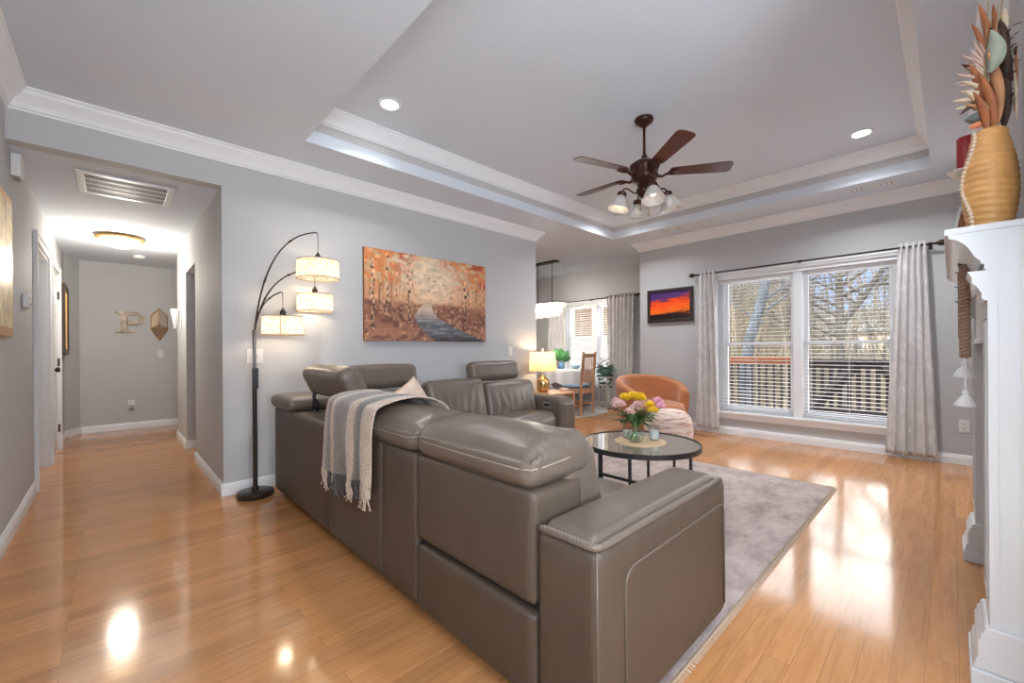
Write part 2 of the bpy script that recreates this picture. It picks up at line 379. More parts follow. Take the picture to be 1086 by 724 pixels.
# wall with big window
WY0, WY1, WZ0, WZ1 = 0.30, 2.18, 0.30, 2.045
w = MB().box(XW, XW+0.15, YF-0.12, WY0, 0, ZC+0.1).box(XW, XW+0.15, WY1, YJ, 0, ZC+0.1).box(XW, XW+0.15, WY0, WY1, 0, WZ0).box(XW, XW+0.15, WY0, WY1, WZ1, ZC+0.1)
w.box(XW+0.15, XD+0.15, YJ-0.15, YJ, 0, ZC+0.1)
struct(w.build('wall_window', M_wall), 'grey wall round the large double window')
DY0, DY1, DZ0, DZ1 = 4.29, 5.70, 0.45, 2.05
w = MB().box(XD, XD+0.15, YJ, DY0, 0, ZC+0.1).box(XD, XD+0.15, DY1, YDN+0.12, 0, ZC+0.1).box(XD, XD+0.15, DY0, DY1, 0, DZ0).box(XD, XD+0.15, DY0, DY1, DZ1, ZC+0.1)
struct(w.build('wall_dining', M_wall), 'grey dining wall behind the curtains')
struct(MB().box(XP+1.72, XD, YDN, YDN+0.12, 0, ZC+0.1).box(XP+1.72, XP+1.84, YP+0.12, YDN, 0, ZC+0.1).build('wall_dining_side', M_wall))
# fireplace wall, kitchen walls behind the camera
struct(MB().box(1.95, XW, YF-0.12, YF, 0, ZC+0.1).build('wall_fireplace', M_wall), 'grey wall behind the mantel')
struct(MB().box(1.95, 2.07, YB, YF-0.12, 0, ZC+0.1).build('wall_kitchen', M_wall))
w = MB().box(XL, 0.15, YB-0.12, YB, 0, ZC).box(1.35, 2.07, YB-0.12, YB, 0, ZC).box(0.15, 1.35, YB-0.12, YB, 0, 1.0).box(0.15, 1.35, YB-0.12, YB, 2.0, ZC)  # unseen window opening, invented to let fill daylight in
struct(w.build('wall_back', M_wall))
# baseboards -------------------------------------------------------------------
def bb(mb, axis, a, b, wall, sgn, h=0.095):
    P = [(0, 0), (0.016, 0), (0.016, h-0.03), (0.012, h-0.024), (0.012, h-0.014), (0.006, h-0.004), (0.005, h), (0, h)]
    poly = [(wall+sgn*o, z) for o, z in P]; mb.prism(poly, 'x' if axis == 'x' else 'y', a, b)
k = MB(); bb(k, 'x', XP-0.016, XPE, YP, -1); bb(k, 'y', YP, YP+0.12, XPE, 1); struct(k.build('baseboard_painting', M_trim))
k = MB(); bb(k, 'y', YP, 5.41, XP, -1); bb(k, 'y', 6.17, 7.09, XP, -1); bb(k, 'x', XP-0.014, 2.2, 6.17, -1); bb(k, 'x', XP-0.014, XP+0.12, 5.41, 1); struct(k.build('baseboard_hall_right', M_trim))
k = MB(); bb(k, 'y', YB, D1a-0.08, XL, 1); bb(k, 'y', D1b+0.05, D2a-0.05, XL, 1); bb(k, 'y', D2b+0.06, 8.13, XL, 1)
struct(k.build('baseboard_left', M_trim))
k = MB(); bb(k, 'x', XL+0.13, 2.2, YE, -1)
k.prism([(XL, 8.12), (XL+0.13, YE), (XL+0.145, YE-0.012), (XL+0.016, 8.115)], 'z', 0, 0.095); struct(k.build('baseboard_hall_end', M_trim))
k = MB(); bb(k, 'y', YF, YJ, XW, -1); struct(k.build('baseboard_window', M_trim))
k = MB(); bb(k, 'y', YJ, YDN, XD, -1); bb(k, 'x', XP+1.84, XD, YDN, -1); struct(k.build('baseboard_dining', M_trim))
k = MB(); bb(k, 'x', 3.5, XW, YF, 1); struct(k.build('baseboard_fireplace', M_trim))

# ================================================================== WINDOWS
def window(name, label, xw, y0, y1, z0, z1, splits, meet, cas=0.075, glass_off=0.085):
    """double-hung units in wall plane xw; splits = list of (ya, yb) glass openings; meet = meeting rail z"""
    root = bpy.data.objects.new(name, None); COL.objects.link(root); root.location = (xw, (y0+y1)/2, z0); root['kind'] = 'structure'; root['label'] = label
    f = MB(); d = 0.018
    # casing on the wall, flat with a raised back band
    f.box(xw-d, xw, y0-cas+0.02, y0+0.012, z0-0.03, z1+cas).box(xw-d, xw, y1-0.012, y1+cas-0.02, z0-0.03, z1+cas).box(xw-d, xw, y0+0.012, y1-0.012, z1-0.012, z1+cas)
    f.box(xw-d-0.012, xw, y0-cas+0.005, y1+cas-0.005, z1+cas-0.014, z1+cas+0.006)
    f.build('casing', M_trim, root, bevel=0.004)
    MB().box(xw-0.055, xw+0.02, y0-cas-0.01, y1+cas+0.01, z0-0.028, z0).build('sill', M_trim, root, bevel=0.006)
    MB().box(xw-0.018, xw, y0-cas+0.01, y1+cas-0.01, z0-0.095, z0-0.028).box(xw-0.03, xw, y0-cas+0.01, y1+cas-0.01, z0-0.050, z0-0.028).build('apron', M_trim, root, bevel=0.003)
    j = MB(); j.box(xw+0.0, xw+0.15, y0, y0+0.012, z0, z1).box(xw, xw+0.15, y1-0.012, y1, z0, z1).box(xw, xw+0.15, y0, y1, z1-0.012, z1).box(xw+0.02, xw+0.15, y0, y1, z0, z0+0.012)
    j.box(xw+0.072, xw+0.15, y0+0.01, splits[0][0]-0.045, z0, z1).box(xw+0.072, xw+0.15, splits[-1][1]+0.045, y1-0.01, z0, z1)
    # mullions
    for (a, b) in zip(splits[:-1], splits[1:]):
        j.box(xw-0.0, xw+0.15, a[1]+0.045, b[0]-0.045, z0, z1)
    j.build('frame', M_trim, root, bevel=0.002)
    for (a, b) in splits:
        for (zz0, zz1, off) in ((z0+0.012, meet+0.018, glass_off), (meet-0.018, z1-0.012, glass_off+0.03)):
            s = MB(); t = 0.028; sw = 0.045; x = xw+off
            low = zz0 < meet-0.1
            br = 0.06 if low else 0.036; tr = 0.036 if low else 0.045
            s.box(x, x+t, a-sw, a, zz0, zz1).box(x, x+t, b, b+sw, zz0, zz1).box(x, x+t, a, b, zz0, zz0+br).box(x, x+t, a, b, zz1-tr, zz1)
            so_ = s.build('sash', M_trim, root, bevel=0.003)
            MB().box(x+0.011, x+0.015, a-0.005, b+0.005, zz0+br-0.005, zz1-tr+0.005).build('pane', M_glass, so_)
    return root
window('window_1', 'large white double window looking on the deck and woods', XW, WY0, WY1, WZ0, WZ1, [(0.45, 1.165), (1.345, 2.06)], 1.19)
window('window_2', 'white dining window behind the round table', XD, DY0, DY1, DZ0, DZ1, [(4.36, 4.86), (5.08, 5.59)], 1.385)

def slat_mat():
    m = bpy.data.materials.new('blind_slat'); m.use_nodes = True; n = m.node_tree.nodes; l = m.node_tree.links; n.clear()
    o = n.new('ShaderNodeOutputMaterial'); d_ = n.new('ShaderNodeBsdfDiffuse'); t_ = n.new('ShaderNodeBsdfTranslucent'); mx = n.new('ShaderNodeMixShader'); mx.inputs[0].default_value = 0.3
    for q in (d_, t_): q.inputs[0].default_value = (0.85, 0.85, 0.85, 1)
    l.new(d_.outputs[0], mx.inputs[1]); l.new(t_.outputs[0], mx.inputs[2]); l.new(mx.outputs[0], o.inputs[0]); return m
M_slat = slat_mat()
def blind(xw, y0, y1, z0, z1, pitch, label, tiltfn, group=None):
    root = thing('window_blind', label, 'window blind', (xw, (y0+y1)/2, z0), group)
    MB().box(xw-0.022, xw+0.022, y0, y1, z1-0.035, z1).build('headrail', M_trim, root, bevel=0.003)
    MB().box(xw-0.020, xw+0.020, y0+0.004, y1-0.004, z0, z0+0.014).build('bottom_rail', M_trim, root, bevel=0.003)
    s = MB(); n = int((z1-0.05-z0-0.02)/pitch)
    for i in range(n+1):
        z = z0+0.02+pitch*i+0.012; tilt = tiltfn(z); dx = 0.019*math.cos(tilt); dz = 0.019*math.sin(tilt); th = 0.0008
        # slightly crowned slat of two halves
        P = [(-dx, -dz-th), (0, -th+0.002), (dx, dz-th), (dx, dz+th), (0, th+0.002), (-dx, -dz+th)]
        s.prism([(xw+p, z+q) for p, q in P], 'y', y0+0.004, y1-0.004)
    s.build('slats', M_slat, root)
    c = MB()
    for yy in (y0+0.12, (y0+y1)/2, y1-0.12):
        for dx in (-0.024, 0.024): c.tube([(xw+dx, yy, z0+0.01), (xw+dx, yy, z1-0.03)], 0.0009, 5)
    c.build('ladder_cord', M_slat, root)
    return root
op = lambda z: math.radians(3.6)
blind(XW+0.045, 1.262, 2.165, 0.318, 2.030, 0.0445, 'white slatted blind in the left half of the big window', op)
blind(XW+0.045, 0.315, 1.248, 0.318, 2.030, 0.0445, 'white slatted blind in the right half of the big window', op)
dt = lambda z: math.radians(72) if z < 1.36 else math.radians(12)
blind(XD+0.045, 4.985, 5.690, 0.468, 2.035, 0.043, 'white slatted blind in the left half of the dining window', dt)
blind(XD+0.045, 4.305, 4.965, 0.468, 2.035, 0.043, 'white slatted blind in the dining window beside the right curtain', dt)

# ================================================================== DOORS on the left
def casing_run(mb, y0, y1, zt, x):
    w_ = 0.07
    for (a, b) in ((y0-w_, y0), (y1, y1+w_)): mb.box(x, x+0.018, a, b, 0, zt+w_).box(x+0.017, x+0.026, (a+0.001 if a < y0 else b-0.014), (a+0.014 if a < y0 else b-0.001), 0, zt+w_-0.001)
    mb.box(x, x+0.018, y0, y1, zt, zt+w_).box(x+0.017, x+0.026, y0-w_+0.015, y1+w_-0.015, zt+w_-0.014, zt+w_-0.001)
def panel_door(name, label, y0, y1, x, knob_y, hinge_y):
    root = bpy.data.objects.new(name, None); COL.objects.link(root); root.location = (x, (y0+y1)/2, 0); root['kind'] = 'structure'; root['label'] = label
    b = MB(); casing_run(b, y0, y1, 2.06, XL); b.box(XL-0.12, XL-0.001, y0+0.001, y0+0.018, 0.001, 2.044).box(XL-0.12, XL-0.001, y1-0.018, y1-0.001, 0.001, 2.044).box(XL-0.12, XL-0.001, y0+0.001, y1-0.001, 2.045, 2.059)
    b.build('frame', M_door, root)
    b = MB(); b.box(x-0.035, x, y0+0.02, y1-0.02, 0.01, 2.04); b.build('door_leaf', M_door, root, bevel=0.003)
    b = MB(); m_ = (y0+y1)/2
    for (za, zb) in ((0.16, 0.78), (0.92, 1.56), (1.66, 1.92)):
        for (ya, yb) in ((y0+0.11, m_-0.05), (m_+0.05, y1-0.11)):
            for (p, q, r_, s_) in ((ya, ya+0.015, za, zb), (yb-0.015, yb, za, zb), (ya, yb, za, za+0.015), (ya, yb, zb-0.015, zb)):
                b.box(x, x+0.007, p, q, r_, s_)
            b.box(x, x+0.005, ya+0.04, yb-0.04, za+0.04, zb-0.04)
    b.build('panel_moulding', M_door, root, bevel=0.002)
    if knob_y:
        MB().lathe([(0.0, 0), (0.028, 0), (0.03, 0.006), (0.012, 0.01), (0.011, 0.03), (0.022, 0.036), (0.028, 0.05), (0.024, 0.064), (0, 0.068)], n=20, M=Matrix.Translation((x, knob_y, 0.95)) @ Matrix.Rotation(PI/2, 4, 'Y')).build('knob', M_bronze, root, smooth=True)
    for hz in ((0.25, 1.02, 1.80) if knob_y else ()):
        MB().tube([(XL+0.006, hinge_y, hz-0.045), (XL+0.006, hinge_y, hz+0.045)], 0.008, 10).box(XL-0.002, XL+0.003, hinge_y-0.02, hinge_y+0.02, hz-0.045, hz+0.045).build('hinge', M_bronze, root)
    return root
panel_door('door_1', 'white panelled door nearest the room on the hall left wall', D1a, D1b, XL-0.07, None, D1b-0.0)
panel_door('door_2', 'white panelled door with dark knob further down the hall', D2a, D2b, XL-0.008, D2a+0.09, D2b-0.005)

# ================================================================== SECTIONAL SOFA
S = thing('sectional_sofa', 'taupe leather L-shaped reclining sectional in the middle of the room', 'sofa', (0.92, 0.645, 0))
LB, LC = M_leather_side, M_leather
def part(mb, name, m, parent=None, **k): return mb.build(name, m, parent if parent is not None else S, **k)
def rb(x0, x1, y0, y1, z0, z1, r=0.02, n=14, bulge=(0, 0, 0), M=None, fn=None, mb=None):
    return (mb or MB()).rbox(((x0+x1)/2, (y0+y1)/2, (z0+z1)/2), ((x1-x0)/2, (y1-y0)/2, (z1-z0)/2), r, n, bulge, M, fn)
def gather(amp, freq, axis, side, seed=0.0, low=True, up=2):
    """soft vertical gathers: ripple along `axis`, displaced along `side`, strongest near one edge"""
    def fn(o, e):
        o = Vector(o); k = max(0.0, (-e[up] if low else e[up])+0.55)/1.55
        a = abs(e[side])**2
        o[side] += math.copysign(1, e[side])*amp*a*k*(math.sin(freq*e[axis]+3*nz(e[axis]*2.2, e[up]*1.2, seed))+0.8*nz(e[axis]*6, e[up]*2, seed))*(1-e[axis]**4)
        return o
    return fn
# --- left run, back shells facing the hall
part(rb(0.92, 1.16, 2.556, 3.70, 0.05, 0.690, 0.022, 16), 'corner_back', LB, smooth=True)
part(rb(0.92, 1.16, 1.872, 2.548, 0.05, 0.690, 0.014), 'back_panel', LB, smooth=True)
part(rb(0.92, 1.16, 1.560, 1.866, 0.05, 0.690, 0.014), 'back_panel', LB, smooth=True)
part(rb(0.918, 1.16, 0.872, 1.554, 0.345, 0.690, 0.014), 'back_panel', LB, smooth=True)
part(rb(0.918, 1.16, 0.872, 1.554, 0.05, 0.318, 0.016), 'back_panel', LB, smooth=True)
part(MB().box(0.95, 1.15, 0.88, 3.6, 0.09, 0.67), 'dark_gap_filler', M_dark)  # near-black box painting in the shade of the panel gaps
# headrest pads over the backs
gp = gather(0.010, 26, 1, 2, 1.0, low=False)
def pad_fn(seed):
    def fn(o, e):
        o = Vector(o)
        g = (abs(e[1])**3)*0.0045*math.sin(34*e[0]+5*nz(e[0]*2, e[1]*2, seed)) if e[2] > -0.2 else 0
        o[2] += g+0.006*nz(e[0]*2.5, e[1]*3, seed)*(e[2] > 0)
        # sloping crown: falls away to the hall side, small sag in the middle
        if e[2] > 0: o[2] -= 0.045*max(0, -e[0])**1.5*e[2]
        return o
    return fn
def pad(y0, y1, seed):
    p = part(rb(0.905, 1.225, y0, y1, 0.690, 0.838, 0.050, 26, (0.004, 0.006, 0.022), fn=pad_fn(seed)), 'headrest', LC, smooth=True)
    z = 0.758; x = 0.906
    pts = [(x+0.02, y1-0.012, z+0.01), (x-0.001, y1-0.06, z+0.002), (x-0.004, (y0+y1)/2, z), (x-0.001, y0+0.05, z), (x+0.012, y0+0.006, z+0.002), (x+0.06, y0-0.003, z+0.004), (x+0.17, y0-0.005, z+0.012), (x+0.27, y0+0.002, z+0.018), (x+0.31, y0+0.03, z+0.006)]
    part(MB().tube(pts, 0.0026, 6), 'piping', M_stitch, p)
    return p
pad(0.876, 1.548, 3.1); pad(1.562, 2.545, 8.2)
# back cushions of the left run (front faces, leaning)
def backc_x(y0, y1, seed):
    M = RM('Y', -14, (1.25, 0, 0.45))
    return part(rb(1.15, 1.36, y0, y1, 0.40, 0.80, 0.06, 22, (0.02, 0, 0.01), M, gather(0.011, 26, 1, 0, seed)), 'back_cushion', LC, smooth=True)
backc_x(0.884, 1.55, 1); backc_x(1.562, 2.21, 2); backc_x(2.22, 2.90, 3)
# seats of the left run
for i, (y0, y1) in enumerate(((0.884, 1.55), (1.56, 2.21), (2.22, 2.90))):
    part(rb(1.28, 1.88, y0, y1, 0.235, 0.455, 0.055, 20, (0.012, 0, 0.018)), 'seat_cushion', LC, smooth=True)
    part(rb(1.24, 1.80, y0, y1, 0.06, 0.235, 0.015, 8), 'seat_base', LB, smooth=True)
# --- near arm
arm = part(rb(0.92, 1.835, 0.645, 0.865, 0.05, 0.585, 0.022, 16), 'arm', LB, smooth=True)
part(rb(0.94, 1.80, 0.665, 0.860, 0.55, 0.612, 0.030, 22, (0, 0, 0.008)), 'arm_pad', LC, arm, smooth=True)
# raised welt round the pad top
w = MB(); path = [(1.79, 0.655, 0.592), (1.60, 0.652, 0.5935), (1.2, 0.652, 0.5935), (0.96, 0.652, 0.5935), (0.933, 0.657, 0.5935), (0.927, 0.68, 0.5935), (0.927, 0.75, 0.5935), (0.927, 0.84, 0.5925), (0.935, 0.858, 0.590)]
w.tube(path, 0.011, 8); part(w, 'welt', LC, arm, smooth=True)
w = MB()
def along(path, step):
    out = []; P = [Vector(p) for p in path]
    for a, b in zip(P[:-1], P[1:]):
        L = (b-a).length; n = max(1, int(L/step))
        for i in range(n): out.append((a.lerp(b, i/n), (b-a).normalized()))
    return out
for p, d in along(path, 0.011):
    s_ = Vector((-d.y, d.x, 0))
    w.tube([p-s_*0.007+Vector((0, 0, 0.0095)), p+s_*0.006+d*0.005+Vector((0, 0, 0.0098))], 0.0012, 4)
part(w, 'stitching', M_stitch, arm)
# inset panel line on the outer face of the arm
w = MB(); path = [(1.055, 0.644, 0.08), (1.055, 0.643, 0.44), (1.06, 0.643, 0.468), (1.075, 0.643, 0.486), (1.10, 0.643, 0.496), (1.76, 0.643, 0.500), (1.785, 0.643, 0.494), (1.80, 0.643, 0.475), (1.805, 0.643, 0.44), (1.805, 0.644, 0.09)]
w.tube(path, 0.0035, 6); part(w, 'piping', LC, arm, smooth=True)
w = MB(); w.tube([(0.927, 0.640+0.011, 0.06), (0.927, 0.651, 0.585)], 0.003, 6); part(w, 'piping', LC, arm, smooth=True)
# --- far run along the painting wall
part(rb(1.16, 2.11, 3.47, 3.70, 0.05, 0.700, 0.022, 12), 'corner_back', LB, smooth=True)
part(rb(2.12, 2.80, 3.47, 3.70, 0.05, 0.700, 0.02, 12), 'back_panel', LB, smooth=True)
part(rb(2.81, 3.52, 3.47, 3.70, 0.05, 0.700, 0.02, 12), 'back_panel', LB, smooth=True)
# corner seat and its backs
part(rb(1.28, 2.09, 2.93, 3.42, 0.20, 0.455, 0.055, 16, (0, 0.01, 0.018)), 'seat_cushion', LC, smooth=True)
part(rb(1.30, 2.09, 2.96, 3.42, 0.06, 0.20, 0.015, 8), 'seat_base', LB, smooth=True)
def backc_y(x0, x1, seed, ztop=0.80):
    M = RM('X', 13, (0, 3.30, 0.45))   # top leans towards the wall
    M = RM('X', -13, (0, 3.30, 0.45))
    return part(rb(x0, x1, 3.27, 3.46, 0.40, ztop, 0.06, 26, (0, 0.022, 0.012), M, gather(0.018, 24, 0, 1, seed)), 'back_cushion', LC, smooth=True)
backc_y(1.35, 2.10, 5, 0.79); backc_y(2.115, 2.805, 6, 0.85); backc_y(2.82, 3.535, 7, 0.80)
def headrest_y(x0, x1, seed):
    M = RM('X', -10, (0, 3.48, 0.9))
    return part(rb(x0, x1, 3.42, 3.57, 0.800, 1.005, 0.055, 20, (0, 0.006, 0.006), M, gather(0.005, 26, 0, 1, seed)), 'headrest', LC, smooth=True)
headrest_y(1.40, 2.06, 11); headrest_y(2.70, 3.385, 12)
for (x0, x1) in ((2.10, 2.80), (2.812, 3.535)):
    part(rb(x0, x1, 2.975, 3.36, 0.17, 0.445, 0.075, 20, (0, 0.03, 0.022)), 'seat_cushion', LC, smooth=True)
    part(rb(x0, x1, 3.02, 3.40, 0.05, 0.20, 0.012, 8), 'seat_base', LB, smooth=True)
def far_arm_fn(o, e):
    o = Vector(o)
    if e[2] > 0: o[2] += 0.05*e[2]*(max(0, e[1])**2)-0.035*e[2]*max(0, -e[1])**6
    return o
fa = part(rb(3.548, 3.80, 2.93, 3.68, 0.05, 0.60, 0.060, 20, (0, 0, 0.004), fn=far_arm_fn), 'arm', LC, smooth=True)
part(MB().box(3.541, 3.549, 3.10, 3.20, 0.475, 0.535), 'control_bezel', M_chrome, fa, bevel=0.002)
part(MB().box(3.538, 3.543, 3.108, 3.192, 0.490, 0.520), 'control_panel', M_blackmetal, fa)
# raised headrest seen from behind, on two steel brackets
MA = RM('Y', -27, (1.07, 0, 0.93))
ha = part(rb(0.998, 1.142, 2.51, 3.235, 0.825, 1.030, 0.050, 24, (0.006, 0, 0.006), MA, gather(0.006, 22, 1, 0, 20, low=True)), 'headrest', LC, smooth=True)
for yy in (3.13, 2.70):
    b = MB(); b.tube([(1.064, yy+0.03, 0.690), (1.062, yy, 0.76), (1.03, yy-0.01, 0.80), (1.035, yy-0.01, 0.87)], 0.011, 8).tube([(1.03, yy+0.03, 0.70), (1.04, yy+0.015, 0.78), (1.055, yy, 0.85)], 0.007, 8).box(1.03, 1.10, yy-0.005, yy+0.05, 0.688, 0.697)
    part(b, 'bracket', M_blackmetal, ha, bevel=0.002)
part(rb(0.895, 1.26, 3.26, 3.72, 0.693, 0.790, 0.045, 20, (0, 0, 0.018), fn=gather(0.004, 20, 1, 0, 30)), 'headrest', LC, smooth=True)
for (x, y) in ((0.99, 0.93), (0.99, 1.28), (0.99, 1.50), (0.99, 1.62), (0.99, 2.42), (0.99, 2.62), (1.75, 0.72), (1.02, 0.72), (1.72, 1.7), (3.72, 3.02), (3.72, 3.6), (2.2, 3.6), (1.02, 3.6)):
    zf = 0.0145 if (x > 1.13 and y < 3.06) else 0.0
    part(MB().lathe([(0.018, zf), (0.024, 0.056)], (x, y, 0), 14), 'foot', M_blackmetal)

# ---- throw blanket
def mk_throw():
    m = mat('throw_wool', (0.5, 0.4, 0.32), 0.95, sheen=0.3); n = m.node_tree.nodes; l = m.node_tree.links; b = n['Principled BSDF']
    at = n.new('ShaderNodeAttribute'); at.attribute_name = 'weave'; at.attribute_type = 'GEOMETRY'
    sp = n.new('ShaderNodeSeparateColor'); l.new(at.outputs['Color'], sp.inputs[0])
    tan = (0.52, 0.405, 0.31); gr = (0.21, 0.175, 0.15)
    r = ramp(n, [(0.0, tan), (0.10, (0.20, 0.19, 0.18)), (0.12, (0.20, 0.19, 0.18)), (0.135, tan), (0.20, tan), (0.23, gr), (0.50, gr), (0.53, tan), (0.66, tan), (0.68, gr), (0.78, (0.10, 0.10, 0.10)), (0.80, tan), (1.0, tan)])
    l.new(sp.outputs[0], r.inputs[0])
    t = n.new('ShaderNodeTexCoord'); nz_ = n.new('ShaderNodeTexNoise'); nz_.inputs['Scale'].default_value = 130; nz_.inputs['Detail'].default_value = 3; l.new(t.outputs['Object'], nz_.inputs[0])
    r2 = ramp(n, [(0.35, (0.62, 0.62, 0.62)), (0.65, (1.3, 1.3, 1.3))]); l.new(nz_.outputs['Fac'], r2.inputs[0])
    mx = n.new('ShaderNodeMix'); mx.data_type = 'RGBA'; mx.blend_type = 'MULTIPLY'; mx.inputs[0].default_value = 1
    l.new(r.outputs[0], mx.inputs[6]); l.new(r2.outputs[0], mx.inputs[7]); l.new(mx.outputs[2], b.inputs['Base Color'])
    bp = n.new('ShaderNodeBump'); bp.inputs['Strength'].default_value = 0.5; bp.inputs['Distance'].default_value = 0.006; l.new(nz_.outputs['Fac'], bp.inputs['Height']); l.new(bp.outputs[0], b.inputs['Normal'])
    return m
M_throw = mk_throw()
def cat(P, t):
    n = len(P)-1; f = min(max(t, 0), 0.99999)*n; i = int(f); u = f-i
    p0, p1, p2, p3 = [Vector(P[min(max(j, 0), n)]) for j in (i-1, i, i+1, i+2)]
    return 0.5*((2*p1)+(-p0+p2)*u+(2*p0-5*p1+4*p2-p3)*u*u+(-p0+3*p1-3*p2+p3)*u**3)
def throw_pt(s, t):
    """s 0..1 from the seat side over the top and down to the hem, t 0..1 across (0 = far edge)"""
    P = [(1.255, 0, 0.80), (1.235, 0, 0.845), (1.19, 0, 0.872), (1.13, 0, 0.884), (1.05, 0, 0.884), (0.97, 0, 0.872), (0.905, 0, 0.845), (0.885, 0, 0.775), (0.882, 0, 0.70), (0.884, 0, 0.62), (0.886, 0, 0.54), (0.888, 0, 0.475)]
    p = cat(P, s)
    hang = max(0.0, (s-0.6)/0.4)
    ytop0, ytop1 = 2.50, 1.93; yb0, yb1 = 2.47, 1.885
    k = min(1, s/0.62)
    y = (ytop0*(1-k)+yb0*k)*(1-t)+(ytop1*(1-k)+yb1*k)*t
    y -= 0.16*(1-k)**1.3*t
    fold = math.sin(t*21+1.2*s+2*nz(t*3, s*2, 1))*0.5+0.5
    p.x -= (0.004+0.026*fold)*hang
    p.x -= 0.012*(1-k)*0
    p.z += 0.010*fold*(1-hang)*(0.4+s)+0.006*nz(t*6, s*5, 4)
    p.z += 0.035*nz(t*3.0, 9, 2)*hang+0.02*(t-0.5)*hang
    y += 0.012*nz(t*5, s*4, 7)
    return (p.x, y, p.z)
T = MB(); NU, NV = 70, 90
T.grid(lambda s, t: throw_pt(s, t), NU, NV)
ths = thing('throw_blanket', 'beige and grey striped throw blanket draped over the sofa back', 'blanket', (0.93, 2.2, 0.47))
tb = T.build('blanket', M_throw, ths, smooth=True)
ca = tb.data.color_attributes.new('weave', 'FLOAT_COLOR', 'POINT')
for i in range(NU+1):
    for j in range(NV+1): ca.data[i*(NV+1)+j].color = (j/NV, i/NU, 0, 1)
sm = tb.modifiers.new('solid', 'SOLIDIFY'); sm.thickness = 0.006; sm.offset = 0
M_fr = (mat('fringe_tan', (0.50, 0.40, 0.31), 0.95), mat('fringe_grey', (0.10, 0.095, 0.09), 0.95))
for i in range(58):
    t = (i+0.5)/58; p = Vector(throw_pt(0.995, t)); L = 0.075+0.045*random.random()
    dark = (0.20 < t < 0.52) or (0.68 < t < 0.79) or (0.08 < t < 0.13)
    q = [p+Vector((random.uniform(-.004, .004), random.uniform(-.012, .012)*k, -L*k/3)) for k in range(4)]
    mm = MB()
    mm.tube(q, [0.0032, 0.0045, 0.0042, 0.0022], 6); mm.lathe([(0, -0.006), (0.006, 0), (0, 0.006)], q[0] if False else (q[3].x, q[3].y, q[3].z), 6)
    mm.build('tassel', M_fr[1 if dark else 0], ths)

# ---- pillow in the corner
M_pillow = mat('pillow_linen', (0.60, 0.47, 0.38), 0.9, bump=(160, 0.3), var=(9, 0.14))
pl_ = thing('throw_pillow', 'beige patterned pillow propped in the sofa corner', 'pillow', (1.74, 3.02, 0.47))
def pillow_fn(u, v):
    a, b = 2*u-1, 2*v-1
    k = (1-abs(a)**2.6)*(1-abs(b)**2.6)
    pin = 1-0.06*(1-abs(a))*abs(b)**2-0.0
    return a*0.20*(1-0.07*(1-b*b)), b*0.20*(1-0.07*(1-a*a)), 0.08*k**0.55
Mp = Matrix.Translation((1.76, 3.00, 0.672)) @ Matrix.Rotation(math.radians(20), 4, 'Z') @ Matrix.Rotation(math.radians(68), 4, 'X') @ Matrix.Rotation(math.radians(20), 4, 'Z')
P = MB()
for sg in (1, -1): P.grid(lambda u, v: tuple(Mp @ Vector((pillow_fn(u, v)[0], pillow_fn(u, v)[1], sg*pillow_fn(u, v)[2]+0.004*nz(u*5, v*5, 3)))), 26, 26)
P.build('cushion', M_pillow, pl_, smooth=True)
e_ = MB(); rim = []
for i in range(81):
    q = i/20; s_ = int(q) % 4; f = q-int(q)
    u, v = [(f, 0), (1, f), (1-f, 1), (0, 1-f)][s_]
    a = pillow_fn(u, v); rim.append(Mp @ Vector((a[0], a[1], 0)))
e_.tube(rim, 0.005, 6); e_.build('piping', mat('pillow_edge', (0.42, 0.28, 0.2), 0.9), pl_, smooth=True)

# ================================================================== RUG
def rug_mat(name, a, b, c):
    m = mat(name, a, 0.95, sheen=0.2); n = m.node_tree.nodes; l = m.node_tree.links
    t = n.new('ShaderNodeTexCoord'); n1 = n.new('ShaderNodeTexNoise'); n1.inputs['Scale'].default_value = 4.5; n1.inputs['Detail'].default_value = 9; n1.inputs['Roughness'].default_value = 0.72
    mp = n.new('ShaderNodeMapping'); mp.inputs['Scale'].default_value = (1, 1.8, 1); l.new(t.outputs['Object'], mp.inputs[0]); l.new(mp.outputs[0], n1.inputs[0])
    vo = n.new('ShaderNodeTexVoronoi'); vo.inputs['Scale'].default_value = 5; vo.distance = 'CHEBYCHEV'; l.new(t.outputs['Object'], vo.inputs[0])
    ad = n.new('ShaderNodeMath'); ad.operation = 'MULTIPLY_ADD'; ad.inputs[1].default_value = 0.16; l.new(vo.outputs['Distance'], ad.inputs[0]); l.new(n1.outputs['Fac'], ad.inputs[2])
    r = ramp(n, [(0.36, a), (0.55, b), (0.72, c)]); l.new(ad.outputs[0], r.inputs[0]); l.new(r.outputs[0], n['Principled BSDF'].inputs['Base Color'])
    nb = n.new('ShaderNodeTexNoise'); nb.inputs['Scale'].default_value = 220; l.new(t.outputs['Object'], nb.inputs[0])
    bp = n.new('ShaderNodeBump'); bp.inputs['Strength'].default_value = 0.6; bp.inputs['Distance'].default_value = 0.004; l.new(nb.outputs['Fac'], bp.inputs['Height']); l.new(bp.outputs[0], n['Principled BSDF'].inputs['Normal'])
    return m
rg = thing('area_rug', 'faded pinkish grey distressed rug under the coffee table', 'rug', (2.66, 1.85, 0))
MB().box(1.14, 4.17, 0.655, 3.06, 0.0, 0.012).build('pile', rug_mat('rug_pile', (0.23, 0.165, 0.15), (0.40, 0.315, 0.285), (0.54, 0.45, 0.415)), rg, bevel=0.004)
b = MB(); b.tube([(1.14, 0.650, 0.007), (4.17, 0.650, 0.007)], 0.006, 6).tube([(4.174, 0.655, 0.007), (4.174, 3.06, 0.007)], 0.006, 6)
b.build('binding', mat('rug_edge', (0.38, 0.28, 0.19), 0.9), rg)
b = MB()
